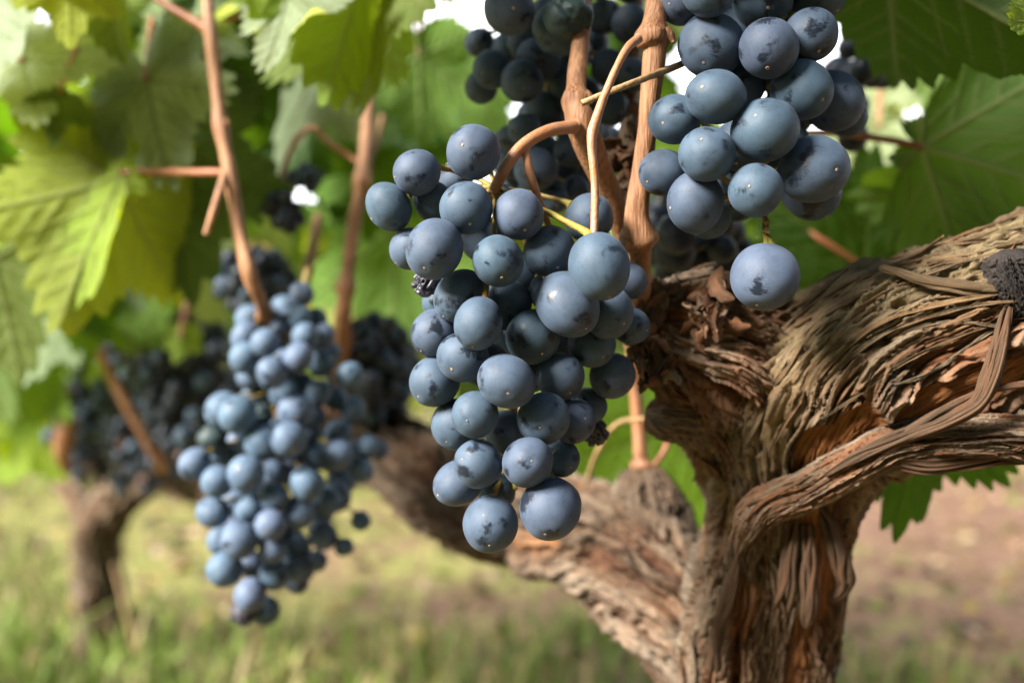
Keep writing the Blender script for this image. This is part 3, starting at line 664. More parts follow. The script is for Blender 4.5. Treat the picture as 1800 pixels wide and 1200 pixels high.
cane([(240, -30, 0.475, 7), (290, 8, 0.47, 7), (345, 40, 0.465, 8), (368, 56, 0.462, 9)], vine, (), seed=14, name='twig', mat=M_STALK)
def shred(px, py, d, seed, n=16, s=26):
    sp = Soup(); sp.uv = []; r = np.random.default_rng(seed)
    for k in range(n):
        a = P(px+r.normal()*s*0.5, py+r.normal()*s, d+r.normal()*0.003); dv = r.normal(size=3)*np.array([1, 0.6, 1]); dv /= np.linalg.norm(dv)
        L = s*(0.6+r.random())*d/FPX; tt = np.linspace(-1, 1, 14)
        bend = np.cross(dv, r.normal(size=3))
        path = a+dv*(tt*L)[:, None]+bend*(0.35*L*tt*tt)[:, None]
        nr = np.cross(dv, bend); nr /= np.linalg.norm(nr)
        ribbon(sp, path, L*0.7, 0.0005, np.tile(nr, (14, 1)), k*1.1+seed, curl=0.3)
    return soup_bark('loose_bark', sp, vine, 0.0, 0.0)
shred(1095, 265, 0.352, 1, 18, 26); shred(1092, 345, 0.352, 2, 14, 26); shred(1150, 520, 0.335, 4, 22, 24); shred(1160, 640, 0.335, 5, 26, 26); shred(1120, 610, 0.335, 6, 14, 18); shred(1250, 560, 0.326, 7, 20, 30)

# ------------------------------------------------------------------ the distant vine
b2 = P(190, 1180, 1.40); b2[2] = 0
vine2 = empty('grapevine', b2)
tag(vine2, 'blurred distant grapevine with a forked brown trunk in grass at the left', 'grapevine')
g2 = bark_grid([(200, 1240, 1.40, 44), (185, 1100, 1.40, 37), (172, 990, 1.39, 33), (180, 920, 1.36, 33), (222, 865, 1.30, 30), (270, 838, 1.22, 26), (330, 850, 1.12, 24), (385, 865, 1.02, 24)], 300, 160, 91, 1.1, 0.05, knots=[(0.35, 0.2, 0.05, 0.6, 0.2)])
grid_obj('trunk', g2, vine2, mat=M_BARK_GREY)
g3 = bark_grid([(178, 950, 1.39, 24), (150, 900, 1.40, 20), (125, 855, 1.42, 18), (90, 800, 1.46, 15)], 120, 100, 92, 1.2, 0.0, endtaper=(0.02, 0.05))
grid_obj('arm', g3, vine2, mat=M_BARK_GREY)
cane([(150, 570, 0.80, 9), (165, 598, 0.80, 9), (190, 648, 0.80, 9), (230, 722, 0.80, 10), (272, 795, 0.81, 11), (284, 822, 0.88, 11), (292, 850, 1.1, 12)], vine2, (0.55,), seed=20)
cane([(310, 440, 0.95, 14), (322, 500, 0.95, 14), (330, 570, 0.97, 13), (335, 700, 1.05, 13), (330, 840, 1.12, 13)], vine2, (0.4,), seed=21)
cane([(356, 470, 0.97, 9), (360, 560, 0.98, 9), (365, 700, 1.02, 9), (360, 850, 1.06, 9)], vine2, (0.5,), seed=22)
cane([(120, 735, 0.90, 14), (112, 765, 0.895, 18), (110, 800, 0.90, 13), (116, 830, 0.93, 6)], vine2, (), seed=23, name='dead_leaf_curl', mat=M_PEDUNCLE, label='rolled orange dead leaf on the distant vine')
cane([(200, 990, 1.30, 2), (225, 1090, 1.28, 3), (245, 1180, 1.27, 3), (250, 1260, 1.27, 3)], vine2, (), seed=24, name='twig', mat=M_TWIG)

# ------------------------------------------------------------------ grapes
def sphere(name, nu, nv, mats, f=None):
    ph = np.linspace(0, np.pi, nu)[1:-1]; th = np.linspace(0, 2*np.pi, nv, endpoint=False)
    PH, TH = np.meshgrid(ph, th, indexing='ij')
    v = np.stack([np.sin(PH)*np.cos(TH), np.sin(PH)*np.sin(TH), np.cos(PH)], -1)
    v = np.vstack([v.reshape(-1, 3), [[0, 0, 1], [0, 0, -1]]])
    if f is not None: v = f(v)
    n = nu-2; a = n*nv; t = []
    for j in range(nv):
        k = (j+1) % nv; t += [(a, j, k), (a+1, (n-1)*nv+k, (n-1)*nv+j)]
    return mesh_np(name, v, grid_quads(n, nv)[:, ::-1], t, mats)
def berry(seed):
    def f(v):
        d = fbm3(v[:, 0]*0.9+seed*9, v[:, 1]*0.9, v[:, 2]*0.9, seed, 2)-0.5
        out = v*(1+0.06*d)[:, None]
        out[:, 2] *= 0.98+0.05*((seed*37) % 5)/5
        dim = np.exp(-((1+v[:, 2])/0.012))*0.03+np.exp(-((1-v[:, 2])/0.03))*0.05   # little hollows at scar and stalk
        return out*(1-dim)[:, None]
    return f
def shrivel(seed, amt, fr):
    def f(v):
        n = np.abs(fbm3(v[:, 0]*fr+seed*9, v[:, 1]*fr, v[:, 2]*fr*0.55, seed, 3)-0.5)*2
        lo = fbm3(v[:, 0]*1.1+seed, v[:, 1]*1.1, v[:, 2]*1.1, seed+5, 1)-0.5
        return v*(1-amt*(1-sstep(0, 0.32, n))+0.3*amt*lo*2)[:, None]
    return f
BERRY = [sphere('grape', 34, 52, [M_GRAPE], berry(k)) for k in range(6)]
BERRY_LO = [sphere('grape', 18, 28, [M_GRAPE], berry(k)) for k in range(3)]
SHADE_BERRY = [sphere('grape', 18, 28, [M_GRAPE_SHADE], berry(k)) for k in range(3)]
POWDER = [sphere('grape', 26, 40, [M_POWDER], berry(k)) for k in range(4)]
WITHER = sphere('grape', 60, 90, [M_WITHER], shrivel(4, 0.16, 1.1))
DRIED = [sphere('grape', 60, 90, [M_DRY], shrivel(k, 0.36, 1.35)) for k in (7, 8)]
RAISIN = [sphere('grape', 24, 36, [M_RAISIN], shrivel(k, 0.40, 1.6)) for k in (11, 12)]
def scar_mesh():
    r = [0.0, 0.022, 0.040, 0.055, 0.075]; z = [-0.978, -0.985, -0.995, -1.006, -0.985]; th = np.linspace(0, 2*np.pi, 12, endpoint=False)
    v = np.stack([np.outer(r[1:], np.cos(th)), np.outer(r[1:], np.sin(th)), np.outer(z[1:], np.ones(12))], -1).reshape(-1, 3)
    v = np.vstack([v, [[0, 0, -1.0]]]); t = [(48, (j+1) % 12, j) for j in range(12)]
    return mesh_np('scar', v, grid_quads(4, 12), t, [M_SCAR])
SCAR = scar_mesh()

def bunch(label, d0, grapes, axis, step=0.0055, seed=0, hi=True, group='grape bunches hanging on the vines', scars=True, rachis_r=0.0016, tol=0.955, extra=None, stalk=None, ped=True, bare=0.0, powder=False):
    """grapes: (px, py, r px, layer[, kind]); layer counts towards the camera. axis: (px, py, d) of the bunch's main stem"""
    r = np.random.default_rng(seed); n = len(grapes)
    G = np.array([g[:4] for g in grapes], float)
    dep = d0-G[:, 3]*step
    pos = lambda i: P(G[i, 0], G[i, 1], dep[i])
    for it in range(60):                                  # push berries back along the line of sight until none runs through another
        moved = False
        order = np.argsort(dep)
        for ii in range(n):
            i = order[ii]
            for j in order[ii+1:]:
                ri = G[i, 2]*dep[i]/FPX; rj = G[j, 2]*dep[j]/FPX
                dv = pos(j)-pos(i); dist = np.linalg.norm(dv); need = tol*(ri+rj)
                if dist < need-1e-6:
                    lat2 = dv[0]**2+dv[2]**2
                    dep[j] += min(math.sqrt(max(need*need-lat2, 0))-dv[1]+1e-5, 0.004); moved = True
        if not moved: break
    ax = np.array([P(*a) for a in axis])
    root = empty('grape_bunch', ax[0]); tag(root, label, 'grapes', group)
    axs, _ = spline(np.hstack([ax, np.zeros((len(ax), 1))]), 60); axs = axs[:, :3]
    st = Soup(); k0 = len(axis)
    tube(st, np.hstack([ax, np.linspace(rachis_r*1.2, rachis_r*0.6, k0)[:, None]]), 70, 10, seed, 0.15)
    for i in range(n):
        c = pos(i); rad = G[i, 2]*dep[i]/FPX
        k = np.argmin(np.linalg.norm(axs-(c+np.array([0, 0, rad*0.7])), axis=1)); a = axs[k]
        out = c-a; out = out/(np.linalg.norm(out)+1e-9)
        out = out+np.array([0, -0.12, -0.55])+r.normal(size=3)*0.28; out /= np.linalg.norm(out)
        kind = grapes[i][4] if len(grapes[i]) > 4 else ''
        me = (BERRY if hi else BERRY_LO)[r.integers(6 if hi else 3)]; nm = 'grape'
        if bare and r.random() < bare: me = SHADE_BERRY[r.integers(3)]  # bare is the share of berries whose colour carries painted shade
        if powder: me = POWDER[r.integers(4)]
        if kind == 'wither': me = WITHER
        elif kind == 'dry': me = DRIED[r.integers(2)]
        elif kind == 'raisin': me = RAISIN[r.integers(2)]
        o = link(nm, me, root, c-ax[0])
        q = Vector(-out).to_track_quat('Z', 'Y').to_matrix().to_4x4()@Matrix.Rotation(r.random()*6.28, 4, 'Z')
        o.rotation_euler = q.to_euler()
        o.scale = rad*np.array([1+0.045*r.normal(), 1+0.045*r.normal(), 1.02+0.05*r.normal()]).clip(0.90, 1.10)
        if kind == 'wither': o['label'] = 'withered dented greenish grape'
        if kind == 'dry': o['label'] = 'small shrivelled dark grape'
        if kind == 'raisin': o['label'] = 'dried brown grape'
        if scars and not kind:
            s = link('scar', SCAR, o); f = r.uniform(0.45, 0.95); s.scale = (f, f, 1)
        if ped:
            top = c-out*rad*0.97; end = a+(np.array([0, 0, 0.006]) if k > 3 else 0)
            mid = (top+end)/2+np.array([0, 0.006, 0.001])-out*0.002
            L = np.linalg.norm(top-end)
            tube(st, [list(top)+[rad*0.20], list(top-out*rad*0.16)+[rad*0.13], list(mid)+[rad*0.09], list(end)+[rad*0.11]], 12 if hi else 6, 7 if hi else 5, i, 0.2)
    link('stem', st.mesh('stem', [M_RACHIS], True, ax[0]), root)
    if stalk:
        for rows in stalk:
            sp = Soup(); tube(sp, px_path(rows), 60, 12, seed+5, 0.10, 0.02)
            link('stalk', sp.mesh('stalk', [M_PEDUNCLE], True, ax[0]), root)
    return root

A = [(832, 267, 48, 3), (733, 303, 41, 2), (683, 364, 43, 2), (762, 355, 36, 1), (820, 366, 47, 4), (912, 377, 45, 3.4), (764, 438, 53, 4.4), (722, 437, 38, 1),
     (876, 459, 46, 4.6), (966, 442, 46, 2.2), (1036, 384, 43, 0.6), (1053, 468, 58, 6), (997, 535, 58, 4.6), (750, 497, 25, 1.4, 'dry'), (808, 520, 46, 2.4), (891, 536, 44, 1.2),
     (841, 568, 45, 4.8), (765, 585, 43, 2.2), (813, 627, 47, 3.2), (937, 592, 47, 3.4), (968, 515, 38, 0.4), (1070, 550, 43, 2.2), (1106, 494, 32, -0.5), (1108, 572, 34, -0.6),
     (891, 670, 49, 5), (764, 670, 45, 2), (985, 662, 44, 3), (1040, 606, 42, 0.6), (1077, 660, 42, -0.5), (835, 728, 42, 4.6), (803, 745, 46, 2), (955, 735, 46, 3.6),
     (1008, 740, 40, 1), (1035, 712, 32, -0.6), (1045, 757, 26, -1, 'dry'), (840, 815, 44, 3.6), (927, 812, 44, 4.4), (806, 848, 43, 1.2), (986, 805, 34, 0.6), (862, 920, 49, 3),
     (967, 893, 54, 4), (984, 880, 39, 1), (872, 862, 34, -1), (800, 318, 30, -1), (880, 352, 28, -1), (774, 530, 32, -1),
     (850, 420, 40, -1), (920, 480, 40, -2), (850, 640, 42, -1), (930, 650, 40, -2), (890, 760, 38, -2), (900, 590, 40, -2), (1000, 600, 40, -2)]
bunch('sharp main bunch of blue grapes hanging lowest in the middle of the photo', 0.315, A,
      [(868, 330, 0.312), (890, 450, 0.328), (900, 600, 0.332), (905, 750, 0.328), (905, 860, 0.318)], seed=1,
      stalk=[[(1012, 222, 0.316, 13), (960, 232, 0.309, 11), (918, 257, 0.305, 11), (890, 292, 0.304, 10), (868, 335, 0.310, 10)],
             [(922, 258, 0.306, 9), (930, 300, 0.306, 8), (945, 345, 0.309, 7), (966, 400, 0.318, 6)],
             [(1122, 68, 0.300, 9), (1098, 92, 0.293, 7), (1066, 160, 0.290, 7), (1044, 222, 0.288, 9), (1040, 260, 0.287, 8), (1046, 330, 0.286, 7), (1044, 425, 0.284, 7)]])

B = [(1250, 80, 56, 2.2), (1351, 86, 53, 3.2), (1425, 62, 47, 2), (1409, 158, 52, 3), (1463, 178, 52, 1), (1259, 171, 51, 5), (1345, 229, 55, 5), (1186, 210, 46, 3.2), (1243, 271, 49, 5.2),
     (1165, 303, 42, 3), (1430, 298, 60, 3.6), (1328, 334, 49, 5.6), (1222, 356, 51, 4.4), (1424, 332, 52, 1.4), (1246, 380, 40, 2), (1344, 486, 57, 4.4), (1245, -20, 49, 3.2), (1195, 5, 40, 1),
     (1440, -12, 50, 1.2), (1340, 0, 50, 0.4), (1300, 150, 46, 0), (1300, 255, 46, 0), (1375, 250, 46, 0), (1380, 110, 45, -0.5), (1300, 60, 46, -0.5), (1290, 330, 42, 0), (1350, -70, 50, 2.5), (1260, -100, 50, 2), (1420, -90, 48, 1.5), (1490, 205, 34, -2), (1300, 130, 50, -3), (1390, 190, 50, -3), (1300, 260, 48, -3), (1370, 20, 50, -3), (1270, 20, 46, -3), (1390, 290, 44, -2), (1290, 350, 40, -3)]
bunch('dark blue bunch at upper right above the arm with one grape dangling below', 0.318, B,
      [(1330, -160, 0.325), (1325, 0, 0.330), (1320, 160, 0.335), (1330, 280, 0.326), (1346, 400, 0.306), (1348, 440, 0.297)], seed=2)

C = [(895, 17, 47, 7), (999, 28, 45, 8, 'wither'), (984, 50, 46, 6), (843, 75, 26, -1), (865, 122, 36, 2), (846, 154, 28, 0), (890, 85, 28, 0), (925, 75, 34, 1), (948, 105, 39, 2), (918, 143, 36, 2.4),
     (935, 205, 30, 0), (962, 195, 33, 1), (990, 215, 28, 0), (922, 228, 30, 1), (900, 245, 26, 0), (995, 145, 32, 1), (1000, 265, 28, 0.5), (942, 298, 38, 2), (975, 350, 27, 1), (1062, 30, 32, 1),
     (1106, 42, 32, 1), (1072, 120, 34, 0), (1112, 132, 30, 1), (1075, 190, 30, 0), (955, 262, 28, -1), (1012, 332, 25, 0), (895, 290, 28, -1), (960, 30, 34, 0), (1040, 80, 32, -1), (905, 40, 30, -1), (1010, 95, 32, -1), (960, 150, 34, -1),
     (1030, 170, 32, -1), (1030, 230, 30, -1), (940, 330, 28, -1), (1050, 280, 28, -1), (1045, 240, 30, -3), (1040, 310, 30, -3), (920, 270, 30, -3), (995, 305, 30, -3), (905, 330, 30, -3), (965, 340, 30, -3), (880, 260, 28, -2), (1070, 250, 30, -3), (920, -40, 40, 3), (1050, -40, 36, 1), (985, -50, 40, 3), (1110, -30, 34, 1)]
bunch('shaded blue bunch at the top centre behind two bare canes', 0.372, C, [(1000, -140, 0.385), (985, 0, 0.39), (960, 180, 0.39), (960, 330, 0.385)], seed=3)

D = [(530, 517, 22, 2), (500, 540, 23, 1), (440, 562, 28, 2), (433, 592, 28, 3), (466, 602, 26, 3), (431, 628, 28, 3), (452, 652, 24, 2.5), (478, 655, 28, 4), (440, 660, 24, 2), (524, 628, 27, 3), (537, 592, 25, 2.4), (497, 564, 22, 2), (527, 557, 21, 2.4), (566, 590, 23, 1),
     (470, 565, 22, 1), (555, 560, 20, 0), (392, 720, 32, 3), (418, 728, 33, 4), (520, 722, 32, 4), (500, 762, 30, 3), (462, 777, 32, 4), (508, 772, 32, 4.6), (455, 735, 26, 1, 'wither'), (343, 815, 29, 3), (382, 846, 28, 4), (432, 832, 33, 5), (388, 797, 26, 2), (374, 772, 26, 2, 'wither'),
     (540, 850, 30, 3.4), (483, 875, 25, 4.4), (438, 893, 26, 3.6), (476, 922, 28, 5), (525, 900, 31, 3.2), (375, 900, 30, 3), (420, 950, 33, 4.6), (395, 1000, 33, 3.4), (480, 966, 25, 3.6), (440, 1045, 30, 4), (466, 1072, 26, 2), (428, 1074, 24, 2, 'dry'), (482, 1010, 28, 2.6), (517, 998, 25, 2), (522, 1022, 22, 1),
     (556, 985, 22, 0.6), (634, 915, 18, 0), (605, 961, 17, 0.4), (575, 882, 26, 0.6), (592, 800, 30, 1.6), (560, 800, 26, 1.4), (645, 785, 22, 0), (664, 790, 19, -0.5), (636, 826, 23, 0.4), (596, 760, 24, 1), (615, 660, 24, 0.6), (560, 690, 23, 0), (590, 872, 28, 0), (568, 940, 25, 0), (600, 845, 26, 0),
     (500, 690, 26, 0.5), (545, 730, 26, 0), (480, 830, 26, 0.5), (520, 960, 26, 0), (410, 925, 26, 0), (450, 700, 26, 0), (440, 790, 26, 0.5), (410, 880, 24, 0), (490, 600, 24, 0), (565, 640, 23, 0), (590, 700, 22, -1), (580, 620, 20, -1), (440, 990, 26, 0.5), (470, 690, 28, -0.5), (510, 820, 28, 0), (550, 780, 28, -0.5), (420, 780, 28, 0), (500, 930, 28, 0), (460, 930, 28, 0), (530, 1000, 24, 0), (560, 900, 28, -0.5), (450, 860, 28, 0), (500, 640, 26, 0), (550, 620, 24, 0), (530, 680, 26, 0), (430, 750, 26, 0.5), (620, 720, 24, -1), (610, 800, 26, -1), (390, 950, 26, 0.5)]
bunch('powdery pale blue bunch left of the main bunch hanging against the grass', 0.475, D, [(545, 470, 0.50), (520, 560, 0.495), (500, 700, 0.495), (490, 850, 0.49), (470, 960, 0.485), (450, 1050, 0.475)], step=0.006, seed=4, rachis_r=0.002, powder=True)

def cloud(cx, cy, rx, ry, r0, n, seed, dry=0.0, shape=None):
    r = np.random.default_rng(seed); out = []
    for _ in range(6000):
        if len(out) >= n: break
        a = r.random()*6.28; q = math.sqrt(r.random()); x = q*math.cos(a); y = q*math.sin(a)
        rr = r0*(0.82+0.36*r.random())
        k = x*(1-0.35*max(y, 0))
        X_, Y_ = cx+k*rx, cy+y*ry
        L = 4.2*math.sqrt(max(0, 1-x*x-0.6*y*y))*r.random()**0.5
        if any((X_-o[0])**2+(Y_-o[1])**2 < (0.95*r0)**2 and abs(L-o[3]) < 1.2 for o in out): continue
        out.append((X_, Y_, rr, L) if r.random() > dry else (X_, Y_, rr*0.85, L, 'raisin'))
    return out
def blurred(label, d, spec, seed, step=0.006, dry=0.0, hi=False, grp='blurred grape bunches in the shade', bare=0.0):
    cx, cy, rx, ry, r0, n = spec
    bunch(label, d, cloud(cx, cy, rx, ry, r0, n, seed, dry), [(cx, cy-ry*1.15, d+0.012), (cx, cy-ry*0.4, d+0.012), (cx, cy+ry*0.3, d+0.008), (cx, cy+ry*0.8, d)],
          step=step, seed=seed, hi=hi, group=grp, scars=False, rachis_r=0.002, bare=bare)
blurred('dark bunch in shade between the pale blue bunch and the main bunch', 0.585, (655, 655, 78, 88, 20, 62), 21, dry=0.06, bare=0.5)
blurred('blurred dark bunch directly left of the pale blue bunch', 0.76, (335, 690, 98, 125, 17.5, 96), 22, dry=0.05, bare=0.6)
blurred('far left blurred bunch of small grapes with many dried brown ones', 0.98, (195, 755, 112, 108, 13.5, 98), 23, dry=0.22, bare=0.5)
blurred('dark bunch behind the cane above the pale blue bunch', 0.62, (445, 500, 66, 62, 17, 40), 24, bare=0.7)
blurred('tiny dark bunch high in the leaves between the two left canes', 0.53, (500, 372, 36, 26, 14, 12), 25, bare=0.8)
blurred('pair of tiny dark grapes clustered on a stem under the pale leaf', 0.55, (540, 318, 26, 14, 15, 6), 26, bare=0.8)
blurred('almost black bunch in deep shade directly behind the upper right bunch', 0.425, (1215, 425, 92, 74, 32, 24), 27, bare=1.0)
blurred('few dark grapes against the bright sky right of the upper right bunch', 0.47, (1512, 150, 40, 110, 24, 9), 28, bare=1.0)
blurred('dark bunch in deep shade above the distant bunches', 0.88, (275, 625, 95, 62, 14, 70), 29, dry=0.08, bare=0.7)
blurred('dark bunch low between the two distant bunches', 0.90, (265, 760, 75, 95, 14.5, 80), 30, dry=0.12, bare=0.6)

# ------------------------------------------------------------------ leaves
def leaf_mesh(seed, cup=0.25, fold=0.0, droop=0.3, wave=0.05, lob=1.0, nr=34, na=300, base=1.0, pucker=0.012):
    r = np.random.default_rng(seed)
    cp = np.array([(-180, 0.10), (-168, 0.42), (-140, 0.60), (-112, 0.66), (-84, 0.62-0.10*lob), (-56, 0.90), (-28, 0.80-0.14*lob), (0, 1.06), (28, 0.80-0.14*lob), (56, 0.90), (84, 0.62-0.10*lob), (112, 0.66), (140, 0.60), (168, 0.42), (180, 0.10)])
    cp[1:-1, 1] *= 1+0.05*r.normal(size=13)
    cp[np.abs(cp[:, 0]) > 100, 1] *= base
    th = np.linspace(-np.pi, np.pi, na)
    d = np.degrees(th); i = np.clip(np.searchsorted(cp[:, 0], d)-1, 0, 13); f = (d-cp[i, 0])/(cp[i+1, 0]-cp[i, 0]); f = f*f*(3-2*f)*0.6+f*0.4
    R = cp[i, 1]*(1-f)+cp[i+1, 1]*f
    ph = np.abs(th)*6.6+0.5*np.sin(th*5+seed); saw = np.abs(((ph/1.0) % 1.0)-0.42)/0.58
    R = R*(1+(0.15*(0.5-saw)+0.03*r.normal(size=na)*0.3)*np.clip((np.pi-np.abs(th))*3, 0, 1))
    q = np.linspace(0.0, 1, nr)**0.85; q[0] = 0.004
    Q, T = np.meshgrid(q, th, indexing='ij')
    # the teeth only show near the margin
    x = Q*R[None]*np.sin(T); y = Q*R[None]*np.cos(T)
    segs = []
    for a, L in ((0, 1.0), (54, 0.86), (-54, 0.86), (112, 0.62), (-112, 0.62)):
        dv = np.array([math.sin(R_(a)), math.cos(R_(a))]); segs.append((np.zeros(2), dv*L, 0.016))
        for k in range(5):
            s0 = dv*L*(0.16+0.16*k+0.02*r.normal())
            for sg in (1, -1):
                b = R_(a+sg*44); l2 = L*(0.46-0.06*k)
                segs.append((s0, s0+np.array([math.sin(b), math.cos(b)])*l2, 0.008))
    vein = np.zeros_like(x); wide = np.zeros_like(x)
    for a, b, w in segs:
        ab = b-a; tt = np.clip(((x-a[0])*ab[0]+(y-a[1])*ab[1])/(ab@ab), 0, 1)
        dd = np.hypot(x-a[0]-tt*ab[0], y-a[1]-tt*ab[1]); ww = w*(1.15-0.75*tt)
        wide = np.maximum(wide, np.exp(-(dd/0.06)**2))
        vein = np.maximum(vein, (w/0.016)**0.5*np.exp(-(dd/ww)**2))
    rr2 = x*x+y*y
    z = -cup*0.5*rr2+fold*np.abs(x)-droop*np.clip(y, 0, 2)**2*0.6
    z += wave*np.sin(T*5+seed)*Q**2*1.2+0.10*wave*np.sin(T*17+seed*2)*Q**6
    z += 0.05*(fbm3(x*4+seed, y*4, 0.3, seed, 2)-0.5)-0.014*vein-pucker*wide
    me = mesh_np('blade', np.stack([x, y, z], -1), grid_quads(nr, na, False), None, [M_LEAF], True, {'vein': vein.ravel()})
    return me
LV = {'flat': leaf_mesh(1, 0.15, 0.05, 0.10, 0.05), 'cup': leaf_mesh(2, 0.5, -0.1, 0.2, 0.07), 'fold': leaf_mesh(3, 0.1, 0.55, 0.25, 0.05), 'droop': leaf_mesh(4, 0.2, -0.25, 0.7, 0.08),
      'wavy': leaf_mesh(5, 0.1, 0.1, 0.2, 0.14), 'sharp': leaf_mesh(6, 0.2, 0.15, 0.15, 0.06, 1.6), 'wedge': leaf_mesh(9, 0.15, 0.12, 0.10, 0.06, 1.0, base=0.30, pucker=0.003), 'book': leaf_mesh(8, 0.05, 1.1, 0.12, 0.04), 'roll': leaf_mesh(7, -0.5, -0.5, -0.3, 0.08)}
LO = [leaf_mesh(20+k, c, f, dr, w, 1.0, 12, 110) for k, (c, f, dr, w) in enumerate([(0.3, 0.1, 0.2, 0.08), (0.5, -0.2, 0.4, 0.1), (0.1, 0.4, 0.3, 0.1), (-0.3, 0.1, -0.2, 0.12)])]

GREEN = (0.034, 0.092, 0.004); DARK = (0.010, 0.036, 0.003); LIME = (0.15, 0.23, 0.010); OLIVE = (0.080, 0.115, 0.005); PALE = (0.25, 0.30, 0.185)
def orient(rot, tx, tz, under, roll=0):
    B = Matrix(((1, 0, 0), (0, 0, -1), (0, 1, 0))).to_4x4()      # local y -> up, local z -> towards the camera
    M = Matrix.Rotation(R_(rot), 4, 'Y')@B                         # turn clockwise as seen in the photograph
    if under: M = M@Matrix.Rotation(math.pi, 4, 'Y')
    if roll: M = M@Matrix.Rotation(R_(roll), 4, 'Y')
    return Matrix.Rotation(R_(tz), 4, 'Z')@Matrix.Rotation(R_(tx), 4, 'X')@M
LEAF_GROUP = 'broad vine leaves around the bunches'
def leaf(label, px, py, d, size, rot, shape='flat', col=GREEN, tx=0, tz=0, under=False, stalk=None, sr=4.5, group=LEAF_GROUP, roll=0):
    """(px, py) is where the blade meets its stalk; size is the blade's length in photo pixels; rot 0 points up, 90 right"""
    loc = P(px, py, d); root = empty('vine_leaf', loc); tag(root, label, 'leaf', group)
    o = link('blade', LV[shape], root); o.color = (*col, 1)
    s = size*d/FPX
    o.matrix_local = orient(rot, tx, tz, under, roll)@Matrix.Scale(s, 4)
    if stalk is None:
        dv = orient(rot, tx, tz, under)@Vector((0, -1, -0.25)); e = loc+np.array(dv)*s*0.6
        ctrl = [list(loc)+[sr*d/FPX], list((loc+e)/2+np.array([0, 0.004, 0.006]))+[sr*d/FPX], list(e+np.array([0, 0.01, 0.012]))+[sr*1.2*d/FPX]]
    else: ctrl = [list(loc)+[sr*d/FPX]]+px_path([(a, b, c, sr*1.15) for a, b, c in stalk])
    sp = Soup(); tube(sp, ctrl, 26, 8, int(px), 0.06)
    link('leaf_stalk', sp.mesh('leaf_stalk', [M_STALK], True, loc), root)
    return root

# right side
leaf('large dark green leaf slanting across the top right corner', 1560, -75, 0.335, 460, 118, 'book', DARK, 0, 0, True, roll=42)
leaf('green leaf with red stalk and spread veins right of the upper right bunch', 1622, 258, 0.43, 340, 112, 'wedge', (0.032, 0.080, 0.003), -8, -14, True, [(1560, 246, 0.43), (1470, 234, 0.44), (1380, 235, 0.46)], 6)
leaf('mid green leaf in shade behind the dark corner leaf', 1680, 20, 0.54, 190, 190, 'wedge', (0.075, 0.13, 0.018), 0, 0, True)
leaf('pale sunlit leaf with toothed edge seen against the bright sky at right', 1690, 95, 0.66, 190, 245, 'sharp', PALE, -20, -25, False)
leaf('pale whitish leaf hanging behind the red stalked leaf', 1545, 225, 0.62, 270, 182, 'wedge', PALE, -15, -25, False)
leaf('dark green leaf with reddish stalk just above the arm', 1520, 470, 0.52, 230, 305, 'sharp', DARK, 10, 0, False, [(1450, 425, 0.52), (1390, 390, 0.53), (1330, 370, 0.55)], 5)
leaf('bright green leaf behind the arm at the right edge', 1700, 330, 0.50, 300, 150, 'wavy', (0.09, 0.17, 0.015), 10, 20, True)
leaf('small lime green leaf tip at the top right corner', 1830, 30, 0.30, 120, 300, 'cup', LIME, -20, 10, True)
leaf('lone dark green leaf hanging under the torn bark strip', 1622, 690, 0.40, 250, 188, 'flat', (0.03, 0.085, 0.010), 0, 10, False)
leaf('green leaf between the spur and the left cordon', 1180, 760, 0.62, 260, 200, 'flat', (0.10, 0.19, 0.02), 0, 0, False)
leaf('pale green leaf behind the lowest right leaf', 1560, 560, 0.7, 260, 330, 'wavy', (0.12, 0.19, 0.03), 0, 0, False)
# centre
leaf('broad bright green leaf filling the gap left of the top centre bunch', 735, 100, 0.62, 160, 178, 'flat', (0.085, 0.17, 0.006), 0, 10, True)
leaf('smooth green leaf right behind the top of the main bunch', 690, 405, 0.70, 220, 178, 'flat', (0.085, 0.18, 0.006), 0, -10, True)
leaf('folded yellow green leaf with a pale turned edge at the top', 640, -60, 0.43, 270, 196, 'fold', LIME, 10, 35, True)
leaf('olive green half of a backlit leaf beside the folded pale edge', 650, -40, 0.45, 245, 172, 'cup', OLIVE, 5, -35, True)
leaf('pale curled leaf edge lying over the yellow green leaf', 505, -10, 0.42, 165, 138, 'roll', PALE, -25, -15, False)
leaf('grey green drooping leaf under the folded yellow leaf', 570, 95, 0.585, 200, 205, 'wedge', (0.15, 0.19, 0.115), -10, -25, False)
leaf('dark green leaf hanging behind the left cane near the top', 430, -40, 0.53, 230, 175, 'cup', DARK, 0, 10, False)
leaf('yellowish pale leaf low between the right cane and the main bunch', 650, 520, 0.74, 230, 145, 'flat', (0.22, 0.25, 0.07), -10, -20, False)
leaf('dark leaf in shade between the two canes', 560, 190, 0.66, 230, 160, 'wavy', DARK, 0, 0, False)
leaf('green leaf just right of the second cane', 655, 300, 0.62, 120, 190, 'wavy', (0.07, 0.15, 0.012), 5, 0, False)
leaf('jagged green leaf under the sky gap at the top centre', 790, -110, 0.50, 105, 185, 'sharp', (0.12, 0.18, 0.05), 0, 0, False)
leaf('sunlit green leaf between the sky gap and the top centre bunch', 798, 62, 0.66, 150, 178, 'wedge', (0.06, 0.13, 0.005), 0, 0, True)
leaf('plain green leaf left of the highest grape of the main bunch', 722, 220, 0.66, 105, 182, 'wedge', (0.06, 0.13, 0.005), 0, 0, True)
leaf('green leaf with soft edges directly left of the blue grapes at the top', 822, 150, 0.70, 160, 202, 'flat', (0.06, 0.13, 0.005), 0, 0, True)
